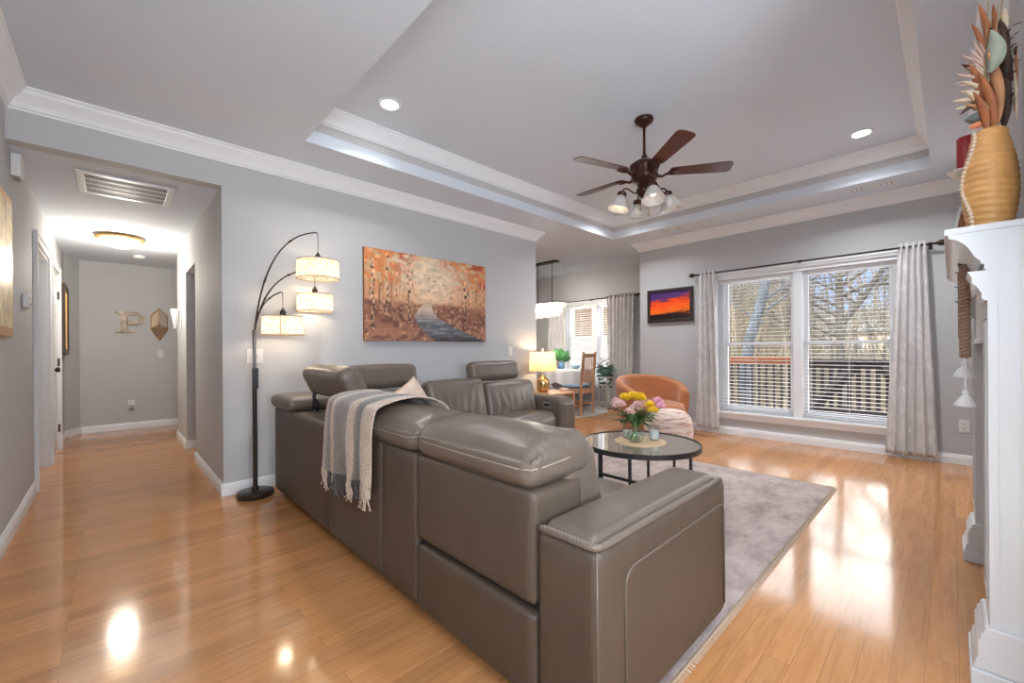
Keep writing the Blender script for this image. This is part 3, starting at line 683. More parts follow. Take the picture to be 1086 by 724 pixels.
for i in range(260):
    x = 1.15+i*0.01163; b.tube([(x, 0.652, 0.009), (x+random.uniform(-.004, .004), 0.628, 0.0035)], 0.0018, 4)
fo = b.build('fringe', mat('rug_fringe', (0.62, 0.53, 0.43), 0.9), rg); fo['kind'] = 'stuff'

# ================================================================== COFFEE TABLE
CX, CY, TR, TZ = 2.775, 1.565, 0.405, 0.45
ct = thing('coffee_table', 'round black metal coffee table with a smoked glass top', 'coffee table', (CX, CY, 0.012))
ring = MB(); n_ = 72; vs = []; fs = []
prof = [(TR, TZ-0.028), (TR+0.008, TZ-0.028), (TR+0.008, TZ+0.006), (TR, TZ+0.006)]
for k_ in range(n_):
    a = 2*PI*k_/n_
    for (r, z) in prof: vs.append((CX+r*math.cos(a), CY+r*math.sin(a), z))
for k_ in range(n_):
    for j in range(4): fs.append((k_*4+j, ((k_+1) % n_)*4+j, ((k_+1) % n_)*4+(j+1) % 4, k_*4+(j+1) % 4))
ring.add(vs, fs); ring.build('rim', M_blackmetal, ct, angle=40)
M_smoke = mat('smoked_glass', (0.22, 0.16, 0.10), 0.03, spec=1.0, coat=1.0)
MB().lathe([(TR, TZ-0.008), (TR, TZ)], (CX, CY, 0), 72).build('glass_top', M_smoke, ct, angle=40)
LEGS = [(2.392, 1.640), (2.380, 1.415), (2.71, 1.168)]
LEGS += [(2*CX-x, 2*CY-y) for x, y in LEGS]
for (x, y) in LEGS: MB().box(x-0.008, x+0.008, y-0.008, y+0.008, 0.012, TZ-0.026).build('leg', M_blackmetal, ct)
for (x, ya, yb) in ((2.386, 1.30, 1.648), (2*CX-2.386, 2*CY-1.648, 2*CY-1.30)):
    MB().box(x-0.008, x+0.008, ya, yb, 0.277, 0.293).build('stretcher', M_blackmetal, ct)

# doily, vase, candle jars, flowers
TOP = TZ+0.0005
M_doily = mat('raffia', (0.72, 0.52, 0.33), 0.9, bump=(120, 0.8))
d = MB(); vs = []; N = 96; R0 = 0.175
for k_ in range(N):
    a = 2*PI*k_/N; r = R0*(1+0.06*abs(math.sin(a*7)))
    vs.append((CX+0.02+r*math.cos(a), CY+0.01+r*math.sin(a)))
d.prism(vs, 'z', TOP, TOP+0.004); tag(d.build('woven_placemat', M_doily), 'round scalloped straw mat under the flower vase', 'placemat')
VX, VY = 2.745, 1.585; VZ = TOP+0.0045
M_vglass = mat('vase_glass', (0.92, 0.95, 0.95), 0.02, trans=1.0)
vp = [(0.0, 0), (0.048, 0), (0.060, 0.02), (0.064, 0.045), (0.055, 0.075), (0.036, 0.10), (0.034, 0.115), (0.046, 0.142), (0.052, 0.150), (0.049, 0.150), (0.043, 0.141), (0.031, 0.116), (0.033, 0.10), (0.051, 0.075), (0.060, 0.045), (0.056, 0.02), (0.044, 0.006), (0.0, 0.006)]
fv = thing('flower_vase', 'clear glass vase holding the bouquet on the coffee table', 'vase', (VX, VY, VZ))
MB().lathe(vp, (VX, VY, VZ), 36, wob=lambda t, z: 1+0.02*math.sin(t*8)).build('vase_body', glass_mat('thin_glass', (0.93, 0.96, 0.96)), fv, smooth=True)
bq = thing('flower_bouquet', 'bouquet of yellow and pink flowers in the clear vase', 'flowers', (VX, VY, VZ+0.008))
M_stem = mat('green_stem', (0.10, 0.22, 0.05), 0.6); M_leaf = mat('green_leaf', (0.045, 0.13, 0.03), 0.5, var=(20, 0.35)); M_yel = mat('yellow_petal', (0.90, 0.55, 0.02), 0.6, var=(30, 0.2)); M_pink = mat('pink_petal', (0.74, 0.46, 0.42), 0.6, var=(30, 0.2)); M_mag = mat('rose_petal', (0.74, 0.36, 0.46), 0.6, var=(30, 0.2))
def leaf(mb, p, d, L, Wd, up=(0, 0, 1), curl=0.15, n=6):
    p = Vector(p); d = Vector(d).normalized(); s_ = d.cross(Vector(up))
    if s_.length < 1e-3: s_ = Vector((1, 0, 0))
    s_.normalize(); u = s_.cross(d).normalized(); vs = []
    for i in range(n+1):
        t = i/n; w_ = Wd*math.sin(PI*min(1, t*0.94+0.05))**0.8; c_ = p+d*L*t-u*curl*L*t*t
        vs += [c_-s_*w_+u*w_*0.35, c_, c_+s_*w_+u*w_*0.35]
    fs = []
    for i in range(n):
        for j in range(2): a = i*3+j; fs.append((a, a+1, a+4, a+3))
    mb.add(vs, fs)
def bloom(mb, c, r, n=26, seed=0):
    rnd = random.Random(seed); c = Vector(c)
    for i in range(n):
        ph = i*2.39996; z = 1-1.25*(i+0.5)/n; q = math.sqrt(max(0, 1-z*z)); dr = Vector((q*math.cos(ph), q*math.sin(ph), z))
        leaf(mb, c+dr*r*0.25, dr+Vector((0, 0, 0.25)), r*0.85, r*0.30, up=(rnd.random(), rnd.random(), 0.4), curl=-0.25, n=4)
fl_ = [(-0.075, 0.055, 0.275, 0.042, 'p'), (-0.03, 0.10, 0.285, 0.040, 'p'), (-0.06, 0.0, 0.235, 0.034, 'p'), (0.0, 0.015, 0.335, 0.040, 'y'), (0.03, -0.01, 0.325, 0.042, 'y'), (-0.015, 0.06, 0.325, 0.036, 'y'), (0.04, -0.085, 0.245, 0.036, 'y'), (0.03, -0.075, 0.285, 0.030, 'y'), (0.03, 0.0, 0.27, 0.036, 'p'), (0.09, -0.09, 0.30, 0.036, 'm'), (0.06, -0.12, 0.27, 0.034, 'm'), (0.10, 0.02, 0.31, 0.034, 'p'), (0.01, 0.01, 0.25, 0.034, 'p')]
for i, (dx, dy, dz, r, k_) in enumerate(fl_):
    dx *= 1.28; dy *= 1.28; r *= 1.2
    c_ = (VX+dx, VY+dy, VZ+dz-0.02)
    b = MB(); bloom(b, c_, r, 30, i)
    f_ = b.build('bloom', {'y': M_yel, 'p': M_pink, 'm': M_mag}[k_], bq, smooth=True, label={'y': 'yellow bloom', 'p': 'dusty pink bloom', 'm': 'rose pink bloom'}[k_])
    MB().tube(bez((VX-dx*0.25, VY-dy*0.25, VZ+0.012), (VX-dx*0.05, VY-dy*0.05, VZ+0.09), (VX+dx*0.4, VY+dy*0.4, VZ+0.16), c_, 8), 0.0022, 6).build('stem', M_stem, bq)
b = MB()
for i in range(100):
    a = random.uniform(0, 2*PI); r = random.uniform(0.01, 0.15); z = random.uniform(0.15, 0.24)
    leaf(b, (VX+r*math.cos(a)*0.6, VY+r*math.sin(a)*0.6, VZ+z-0.02), (math.cos(a), math.sin(a), random.uniform(-0.25, 0.7)), random.uniform(0.05, 0.09), random.uniform(0.010, 0.02), curl=random.uniform(0, 0.5))
b.build('foliage', M_leaf, bq, smooth=True)
for (x, y, lab, col_) in ((2.83, 1.70, 'short clear candle glass behind the vase on the left', (0.62, 0.56, 0.50)), (2.90, 1.52, 'tall clear candle glass behind the vase on the right', (0.72, 0.72, 0.74))):
    h_ = 0.085 if x < 2.85 else 0.11
    j = thing('candle_glass', lab, 'candle holder', (x, y, TOP+0.0045))
    MB().lathe([(0.0, 0), (0.034, 0), (0.037, 0.006), (0.037, h_), (0.034, h_), (0.034, 0.008), (0, 0.008)], (x, y, TOP+0.0045), 28).build('cup', glass_mat('thin_glass'), j, angle=50)
    MB().lathe([(0.033, 0.0085), (0.033, h_*0.62), (0.004, h_*0.60)], (x, y, TOP+0.0045), 24).build('wax', mat('wax_'+str(len(MATS)), col_, 0.6), j, smooth=False)

# ================================================================== TUB CHAIR AND POUF
M_rust = mat('rust_velvet', (0.42, 0.150, 0.050), 0.85, sheen=0.35, bump=(90, 0.1), var=(4, 0.07))
M_seatv = mat('rust_seat', (0.40, 0.145, 0.058), 0.85, sheen=0.3)
cxx, cyy = 5.22, 2.77; face = math.atan2(-0.85, -0.52)
tub = thing('tub_chair', 'rust orange velvet barrel chair beside the dining opening', 'armchair', (cxx, cyy, 0))
def tub_pt(a, k):  # a: -1..1 around back from one arm front to the other, k: 0..1 closed section loop (outer bottom->top->inner bottom)
    ang = face+PI+a*math.radians(128)
    hb = 0.775-0.20*abs(a)**2.2              # rim height: high back, low arms
    th = 0.105
    ro_b, ro_t = 0.36, 0.47
    if abs(a) > 0.9: pinch = 1-((abs(a)-0.9)/0.1)**2*0.65
    else: pinch = 1
    th *= pinch
    if k < 0.4:
        t = k/0.4; z = 0.03+(hb-0.06-0.03)*t; r = ro_b+(ro_t-ro_b)*math.sin(t*PI/2)**1.0
    elif k < 0.6:
        t = (k-0.4)/0.2; aa = PI*t; z = hb-0.06+0.055*math.sin(aa); r = ro_t-th/2+th/2*math.cos(aa)
    else:
        t = (k-0.6)/0.4; z = (hb-0.06)-(hb-0.06-0.30)*t; r = ro_t-th-0.05*t
    if pinch < 1: r = r*1.0-(ro_t-th/2-0.42)*0*1
    return (cxx+r*math.cos(ang), cyy+r*math.sin(ang), z)
b = MB(); na, nk = 72, 40; vs = [tub_pt(-1+2*i/na, j/nk) for i in range(na+1) for j in range(nk+1)]
fs = [(i*(nk+1)+j, i*(nk+1)+j+1, (i+1)*(nk+1)+j+1, (i+1)*(nk+1)+j) for i in range(na) for j in range(nk)]+[tuple(range(nk+1))[::-1], tuple(range(na*(nk+1), (na+1)*(nk+1)))]
b.add(vs, fs); b.build('shell', M_rust, tub, smooth=True)
b = MB(); b.lathe([(0.0, 0.10), (0.34, 0.10), (0.375, 0.14), (0.385, 0.30), (0.385, 0.38), (0.365, 0.415), (0.30, 0.43), (0.0, 0.435)], (cxx-0.02, cyy-0.04, 0), 48); b.build('seat_cushion', M_seatv, tub, smooth=True)
MB().lathe([(0.0, 0), (0.30, 0), (0.34, 0.03), (0.36, 0.10), (0, 0.11)], (cxx, cyy, 0), 48).build('base', M_rust, tub, smooth=True)

M_pouf = mat('pouf_weave', (0.55, 0.43, 0.36), 0.95, bump=(60, 0.8))
def pouf_mat():
    m = M_pouf; n = m.node_tree.nodes; l = m.node_tree.links; t = n.new('ShaderNodeTexCoord'); mp = n.new('ShaderNodeMapping'); mp.inputs['Scale'].default_value = (4, 4, 26)
    q = n.new('ShaderNodeTexNoise'); q.inputs['Scale'].default_value = 1.6; q.inputs['Detail'].default_value = 4; l.new(t.outputs['Object'], mp.inputs[0]); l.new(mp.outputs[0], q.inputs[0])
    r = ramp(n, [(0.32, (0.36, 0.21, 0.15)), (0.46, (0.66, 0.50, 0.42)), (0.7, (0.78, 0.70, 0.66))]); l.new(q.outputs['Fac'], r.inputs[0]); l.new(r.outputs[0], n['Principled BSDF'].inputs['Base Color'])
pouf_mat()
pf = thing('pouf', 'cream and rust woven round pouf in front of the tub chair', 'pouf', (4.66, 2.27, 0))
def pw(t, z): return 1+0.012*math.sin(t*9+z*20)+0.02*nz(math.cos(t)*2, math.sin(t)*2, z*4)
MB().lathe([(0, 0.0), (0.21, 0.0), (0.245, 0.03), (0.265, 0.10), (0.270, 0.19), (0.262, 0.28), (0.24, 0.35), (0.20, 0.395), (0.14, 0.42), (0.07, 0.43), (0, 0.432)], (4.66, 2.27, 0), 48, wob=pw).build('cover', M_pouf, pf, smooth=True)
for z in (0.11, 0.27):
    pts = [(4.66+0.268*math.cos(a)*(1-abs(z-0.19)*0.25), 2.27+0.268*math.sin(a)*(1-abs(z-0.19)*0.25), z) for a in [2*PI*i/48 for i in range(49)]]
    MB().tube(pts, 0.004, 6).build('piping', mat('pouf_piping', (0.5, 0.33, 0.25), 0.9), pf, smooth=True)

# ================================================================== ARC FLOOR LAMP
al = thing('arc_floor_lamp', 'dark bronze three-shade arc floor lamp behind the sofa corner', 'floor lamp', (0.80, 3.765, 0))
PX, PY = 0.803, 3.765
MB().lathe([(0, 0), (0.122, 0), (0.127, 0.006), (0.127, 0.034), (0.120, 0.040), (0, 0.042)], (0.805, 3.765, 0), 40).build('base', M_bronze, al, angle=40)
MB().tube([(PX, PY, 0.04), (PX, PY, 0.93)], 0.0165, 14).lathe([(0.024, 0.04), (0.024, 0.075)], (PX, PY, 0), 16).build('pole', M_bronze, al, angle=50)
MB().tube([(PX, PY, 0.93), (PX, PY, 1.26)], 0.0115, 12).lathe([(0.0135, 1.24), (0.0135, 1.29), (0.009, 1.30)], (PX, PY, 0), 14).build('upper_pole', M_chrome if False else mat('lamp_pole', (0.16, 0.15, 0.145), 0.3, 0.8), al, angle=50)
MB().box(PX-0.021, PX+0.021, PY-0.030, PY-0.012, 0.84, 1.00).build('switch_box', M_blackmetal, al, bevel=0.004)
for z in (0.86, 0.90): MB().lathe([(0.008, 0), (0.007, 0.012), (0, 0.014)], n=12, M=Matrix.Translation((PX, PY-0.03, z)) @ Matrix.Rotation(PI/2, 4, 'X')).build('knob', M_bronze, al)
def shade_mat():
    m = bpy.data.materials.new('linen_shade'); m.use_nodes = True; n = m.node_tree.nodes; l = m.node_tree.links; n.clear()
    o = n.new('ShaderNodeOutputMaterial'); d_ = n.new('ShaderNodeBsdfDiffuse'); t_ = n.new('ShaderNodeBsdfTranslucent'); mx = n.new('ShaderNodeMixShader'); mx.inputs[0].default_value = 0.62
    tc_ = n.new('ShaderNodeTexCoord'); q = n.new('ShaderNodeTexNoise'); q.inputs['Scale'].default_value = 38; q.inputs['Detail'].default_value = 5
    r = ramp(n, [(0.35, (0.50, 0.42, 0.32)), (0.62, (0.80, 0.73, 0.62))]); l.new(tc_.outputs['Object'], q.inputs[0]); l.new(q.outputs['Fac'], r.inputs[0])
    l.new(r.outputs[0], d_.inputs[0]); l.new(r.outputs[0], t_.inputs[0]); l.new(d_.outputs[0], mx.inputs[1]); l.new(t_.outputs[0], mx.inputs[2]); l.new(mx.outputs[0], o.inputs[0]); return m
M_shade = shade_mat()
M_bulb = mat('lamp_bulb', (1, 0.9, 0.75), 0.4, emit=((1.0, 0.80, 0.56), 9))
M_shtrim = mat('shade_trim', (0.20, 0.13, 0.08), 0.7)
def point(name, loc, power, col=(1, 0.82, 0.6), r=0.03):
    l = bpy.data.lights.new(name, 'POINT'); l.energy = power; l.color = col; l.shadow_soft_size = r; o = bpy.data.objects.new(name, l); COL.objects.link(o); o.location = loc; return o
def drum(parent, c, r, z0, z1, power, seam=None):
    s_ = MB(); N = 48; vs = []
    for (rr, z) in ((r, z0), (r*0.985, z1)):
        for k_ in range(N): a = 2*PI*k_/N; vs.append((c[0]+rr*math.cos(a), c[1]+rr*math.sin(a), z))
    fs = [(k_, (k_+1) % N, N+(k_+1) % N, N+k_) for k_ in range(N)]; s_.add(vs, fs)
    sh = s_.build('lamp_shade', M_shade, parent, smooth=True)
    tr = MB()
    for (rr, z) in ((r, z0), (r*0.985, z1)): tr.tube([(c[0]+rr*math.cos(2*PI*k_/N), c[1]+rr*math.sin(2*PI*k_/N), z) for k_ in range(N+1)], 0.0032, 6)
    if seam is not None: tr.tube([(c[0]+(r+0.001)*math.cos(seam), c[1]+(r+0.001)*math.sin(seam), z0), (c[0]+(r*0.985+0.001)*math.cos(seam), c[1]+(r*0.985+0.001)*math.sin(seam), z1)], 0.0035, 6)
    tr.build('shade_trim', M_shtrim, sh)
    sp_ = MB()
    for k_ in range(3): a = 2*PI*k_/3+0.3; sp_.tube([(c[0], c[1], z1+0.012), (c[0]+r*0.98*math.cos(a), c[1]+r*0.98*math.sin(a), z1-0.004)], 0.002, 5)
    sp_.build('shade_spider', M_chrome, sh)
    MB().lathe([(0, -0.045), (0.022, -0.03), (0.028, 0), (0.018, 0.03), (0.012, 0.045), (0, 0.045)], (c[0], c[1], (z0+z1)/2+0.02), 16).build('bulb', M_bulb, parent, smooth=True)
    point('lamp_light', (c[0], c[1], (z0+z1)/2-0.02), power, (1, 0.80, 0.58), 0.04)
    MB().lathe([(0.012, z1+0.0), (0.022, z1+0.006), (0.022, z1+0.045), (0.015, z1+0.05), (0.006, z1+0.07)], (c[0], c[1], 0), 16).build('socket', M_bronze, parent, angle=50)
arms = [((1.25, 3.66), 2.120, (1.735, 1.885), 0.165, None, 0.0), ((1.262, 3.775), 1.83, (1.470, 1.615), 0.142, None, 0), ((0.985, 3.68), 1.60, (1.262, 1.405), 0.150, math.radians(-112), 0)]
for (c2, zt_, (z0, z1), r_, seam, _) in arms:
    ex, ey = c2
    pts = bez((PX, PY, 1.27), (PX+0.04*(ex-PX)/0.4, PY, 1.27+(zt_-1.27)*0.55), (PX+(ex-PX)*0.35, PY+(ey-PY)*0.5, zt_-0.05), (ex-0.015, ey, zt_), 28)
    pts += [Vector((ex-0.004, ey, zt_-0.002)), Vector((ex, ey, zt_-0.016)), Vector((ex, ey, z1+0.05))]
    MB().tube(pts, [0.0065]*14+[0.0055]*15+[0.004, 0.003, 0.0022], 8).build('arm', M_bronze, al, smooth=True)
    for q in (9, 20): MB().tube([pts[q], pts[q+1]], 0.0085, 8).build('collar', M_bronze, al)
    drum(al, (ex, ey), r_, z0, z1, 3.2, seam)

# ================================================================== END TABLE, TABLE LAMP
et = thing('end_table', 'small wooden end table between the sofa arm and the dining opening', 'side table', (4.13, 3.66, 0))
MB().box(3.84, 4.45, 3.44, 3.885, 0.545, 0.570).build('top', M_oak, et, bevel=0.004)
for x in (3.87, 4.42):
    for y in (3.47, 3.855): MB().box(x-0.018, x+0.018, y-0.018, y+0.018, 0, 0.545).build('leg', M_oak, et)
MB().box(3.86, 4.43, 3.46, 3.865, 0.18, 0.195).build('shelf', M_oak, et)
LX, LY = 4.10, 3.715
tl = thing('table_lamp', 'gold glass table lamp with a glowing pleated shade on the end table', 'table lamp', (LX, LY, 0.5705))
M_merc = mat('mercury_glass', (0.62, 0.42, 0.18), 0.12, 0.85, bump=(25, 0.35), var=(14, 0.5))
MB().lathe([(0, 0), (0.062, 0), (0.078, 0.02), (0.084, 0.06), (0.086, 0.13), (0.080, 0.165), (0.055, 0.185), (0.030, 0.200), (0.024, 0.215), (0.02, 0.22), (0, 0.22)], (LX, LY, 0.5705), 36).build('base', M_merc, tl, smooth=True)
MB().tube([(LX, LY, 0.79), (LX, LY, 0.87)], 0.008, 8).lathe([(0.004, 1.10), (0.006, 1.11), (0.017, 1.13), (0.012, 1.148), (0, 1.155)], (LX, LY, 0), 16).build('finial', mat('crystal_knob', (0.85, 0.8, 0.75), 0.1), tl, smooth=True)
s_ = MB(); N = 132; vs = []
for (rr, z) in ((0.178, 0.850), (0.158, 1.100)):
    for k_ in range(N): a = 2*PI*k_/N; r = rr*(1+0.016*math.cos(a*33)); vs.append((LX+r*math.cos(a), LY+r*math.sin(a), z))
s_.add(vs, [(k_, (k_+1) % N, N+(k_+1) % N, N+k_) for k_ in range(N)])
def pleat_mat():
    m = bpy.data.materials.new('pleated_shade'); m.use_nodes = True; n = m.node_tree.nodes; l = m.node_tree.links; n.clear()
    o = n.new('ShaderNodeOutputMaterial'); d_ = n.new('ShaderNodeBsdfDiffuse'); t_ = n.new('ShaderNodeBsdfTranslucent'); mx = n.new('ShaderNodeMixShader'); mx.inputs[0].default_value = 0.65
    for q in (d_, t_): q.inputs[0].default_value = (0.85, 0.68, 0.42, 1)
    l.new(d_.outputs[0], mx.inputs[1]); l.new(t_.outputs[0], mx.inputs[2]); l.new(mx.outputs[0], o.inputs[0]); return m
s_.build('lamp_shade', pleat_mat(), tl, smooth=False)
b = MB()
for i in range(33):
    a = 2*PI*(i+0.5)/33; b.tube([(LX+0.1765*math.cos(a), LY+0.1765*math.sin(a), 0.851), (LX+0.1565*math.cos(a), LY+0.1565*math.sin(a), 1.099)], 0.0032, 4)
b.build('pleats', mat('pleat_fold', (0.62, 0.42, 0.20), 0.8), tl)
MB().lathe([(0, 0.91), (0.022, 0.93), (0.028, 0.96), (0.018, 0.99), (0.01, 1.0)], (LX, LY, 0), 14).build('bulb', M_bulb, tl, smooth=True)
point('lamp_light', (LX, LY, 1.03), 6.0, (1, 0.72, 0.42), 0.04)
bx = thing('trinket_box', 'small pale wooden box on the end table', 'box', (4.37, 3.58, 0.5705))
MB().box(4.315, 4.425, 3.545, 3.615, 0.5705, 0.597).build('body', mat('pale_wood', (0.66, 0.44, 0.33), 0.6), bx, bevel=0.003)
MB().box(4.312, 4.428, 3.542, 3.618, 0.597, 0.607).build('lid', mat('pale_lid', (0.78, 0.66, 0.58), 0.5), bx, bevel=0.003)

# ================================================================== PICTURES
def srgb(c): return [(x/12.92 if x <= 0.04045 else ((x+0.055)/1.055)**2.4) for x in c]
def art_mat(name, rough=0.55):
    m = bpy.data.materials.new(name); m.use_nodes = True; n = m.node_tree.nodes; b = n['Principled BSDF']; b.inputs['Roughness'].default_value = rough
    a = n.new('ShaderNodeAttribute'); a.attribute_name = 'paint'; a.attribute_type = 'GEOMETRY'; m.node_tree.links.new(a.outputs['Color'], b.inputs['Base Color']); return m
def art(name, parent, fn, pt, nu, nv, m):
    vs = [pt(i/nu, j/nv) for i in range(nu+1) for j in range(nv+1)]
    b = MB(); b.add(vs, [(i*(nv+1)+j, (i+1)*(nv+1)+j, (i+1)*(nv+1)+j+1, i*(nv+1)+j+1) for i in range(nu) for j in range(nv)])
    o = b.build(name, m, parent); ca = o.data.color_attributes.new('paint', 'FLOAT_COLOR', 'POINT')
    flat = []
    for i in range(nu+1):
        for j in range(nv+1): flat += srgb([min(1, max(0, q)) for q in fn(i/nu, j/nv)])+[1.0]
    ca.data.foreach_set('color', flat); return o
def mix(a, b, t): t = max(0, min(1, t)); return [a[i]*(1-t)+b[i]*t for i in range(3)]
def sst(a, b, x): t = max(0, min(1, (x-a)/(b-a))); return t*t*(3-2*t)
rt = random.Random(3)
trunks = [(0.055, 0.10, 0.90, 0.013), (0.155, 0.25, 0.95, 0.009), (0.225, 0.36, 0.80, 0.004), (0.255, 0.36, 0.82, 0.004), (0.315, 0.20, 1.0, 0.011), (0.345, 0.30, 0.85, 0.004), (0.105, 0.4, 0.75, 0.004), (0.80, 0.22, 0.92, 0.013), (0.83, 0.34, 0.82, 0.006), (0.875, 0.42, 0.75, 0.004), (0.90, 0.42, 0.78, 0.005), (0.945, 0.42, 0.75, 0.004), (0.975, 0.40, 0.8, 0.005), (0.77, 0.42, 0.7, 0.003), (0.60, 0.5, 0.6, 0.001)]
birds = [(0.47, 0.745), (0.52, 0.72), (0.60, 0.69), (0.475, 0.60), (0.525, 0.585), (0.66, 0.60), (0.69, 0.62), (0.67, 0.53)]
def forest(u, v):
    N1 = nz(u*5, v*5, 1); N2 = nz(u*16, v*16, 2); N3 = 0.45*nz(u*42, v*30, 3)+0.45*nz(u*22, v*18, 4); N4 = nz(u*9, v*3, 5)
    sky = mix((0.93, 0.76, 0.60), (0.90, 0.80, 0.66), sst(0.4, 0.8, v)); sky = mix(sky, (0.86, 0.66, 0.46), sst(0.25, 0.5, abs(u-0.5)))
    col = mix(sky, (0.95, 0.84, 0.72), 0.4*max(0, N1))
    hor = 0.46+0.02*N4
    # mist and far trees
    col = mix(col, (0.84, 0.55, 0.36), sst(0.70, hor, v)*sst(0.06, 0.25, abs(u-0.52))*0.6)
    vs_t = nz(u*46, v*2.2, 12); col = mix(col, (0.62, 0.36, 0.24), 0.55*sst(0.12, 0.45, vs_t)*sst(0.12, 0.30, abs(u-0.52))*sst(0.9, 0.6, v))
    # foliage canopies
    lf = sst(0.42, 0.10, u)*sst(0.48, 0.72, v+0.10*N1); rf = sst(0.60, 0.92, u)*sst(0.52, 0.75, v+0.10*N1)
    cn = max(lf, rf, sst(0.80, 1.0, v)*sst(0.35, 0.6, abs(u-0.48)+0.35))
    k = cn*sst(-0.25, 0.25, N2+0.5*N3+0.15)
    lc = mix((0.88, 0.50, 0.24), (0.76, 0.26, 0.12), sst(-0.1, 0.35, N1+N3*0.6)); lc = mix(lc, (0.95, 0.68, 0.42), sst(0.1, 0.5, N3-0.2*N2))
    col = mix(col, lc, k)
    if v < hor:
        g = mix((0.70, 0.45, 0.33), (0.46, 0.29, 0.24), sst(-0.05, 0.35, N2+0.5*N1)); g = mix(g, (0.86, 0.66, 0.50), sst(0.10, 0.45, N3+0.5*N1))
        g = mix(g, (0.50, 0.28, 0.20), sst(0.08, 0.28, v)*sst(hor, 0.30, v)*0.5)
        col = mix(col, g, sst(hor+0.01, hor-0.05, v))
        # the stream
        t = (hor-v)/hor; cl = 0.475-0.05*math.sin(t*4.2)+0.24*t*t; wd = 0.035+0.21*t**1.2; dd = abs(u-cl)/wd+0.12*N2
        wc = mix((0.84, 0.72, 0.60), (0.36, 0.38, 0.42), sst(0.15, 0.60, t)); wc = mix(wc, (0.66, 0.66, 0.68), sst(0.0, 0.35, nz(u*8, v*60, 9))*0.6); wc = mix(wc, (0.20, 0.17, 0.20), sst(0.78, 1.0, t)*0.75)
        col = mix(col, wc, sst(1.08, 0.85, dd)*sst(0, 0.05, t))
    for (tu, t0, t1, w) in trunks:
        if t0 < v < t1:
            x = u-tu-0.006*math.sin(v*18+tu*30); 
            if abs(x) < w*1.6:
                tc_ = mix((0.90, 0.72, 0.55), (0.30, 0.18, 0.14), sst(0.0, 0.4, nz(u*90, v*22, 6)+0.35*sst(0.75, 0.2, v)))
                col = mix(col, tc_, sst(w*1.3, w*0.6, abs(x))*0.9)
    for (bu, bv) in birds:
        if abs(u-bu) < 0.011 and abs(v-bv-0.004*math.cos((u-bu)*300)) < 0.006: col = mix(col, (0.35, 0.2, 0.12), 0.8)
    g_ = sum(col)/3; col = mix(col, [g_*1.06, g_*0.96, g_*0.88], 0.22); return [c*(1.02+0.22*N3+0.10*N2) for c in col]
pt_ = thing('autumn_painting', 'wide canvas painting of autumn trees along a stream above the sofa', 'painting', (2.52, YP, 1.228))
MB().box(1.757, 3.283, YP-0.034, YP-0.001, 1.228, 2.138).build('canvas_edge', mat('canvas_edge', (0.24, 0.10, 0.04), 0.6), pt_, bevel=0.002)
art('painted_canvas', pt_, forest, lambda u, v: (1.760+1.520*u, YP-0.0352, 1.231+0.904*v), 330, 200, art_mat('oil_paint', 0.5))
def sunset(u, v):
    N = nz(u*4+v*3, v*16, 4); N2 = nz(u*12, v*30, 8)
    st = [(0.0, (0.10, 0.05, 0.05)), (0.16, (0.16, 0.07, 0.05)), (0.20, (0.90, 0.38, 0.12)), (0.34, (0.98, 0.45, 0.10)), (0.60, (0.98, 0.30, 0.08)), (0.72, (0.72, 0.22, 0.24)), (0.80, (0.33, 0.20, 0.45)), (1.0, (0.28, 0.16, 0.42))]
    q = v+0.17*N+0.06*N2-0.14*(u-0.5) if v > 0.2 else v-0.06*math.sin(u*3.2)
    for (a, ca), (b, cb) in zip(st[:-1], st[1:]):
        if q <= b: return mix(ca, cb, (q-a)/(b-a))
    return st[-1][1]
sp_ = thing('sunset_picture', 'dark framed picture of a red and purple sunset left of the big window', 'picture', (XW, 2.82, 1.515))
f = MB(); fy0, fy1, fz0, fz1, fw = 2.478, 3.160, 1.515, 2.003, 0.042
f.box(XW-0.04, XW-0.001, fy0, fy1, fz0, fz0+fw).box(XW-0.04, XW-0.001, fy0, fy1, fz1-fw, fz1).box(XW-0.04, XW-0.001, fy0, fy0+fw, fz0+fw, fz1-fw).box(XW-0.04, XW-0.001, fy1-fw, fy1, fz0+fw, fz1-fw)
f.build('frame', mat('dark_frame', (0.03, 0.018, 0.014), 0.4), sp_, bevel=0.005)
art('picture', sp_, lambda u, v: sunset(u, v), lambda u, v: (XW-0.022, fy1-fw+(fy0-fy1+2*fw)*u, fz0+fw+(fz1-fz0-2*fw)*v), 110, 80, art_mat('print', 0.3))

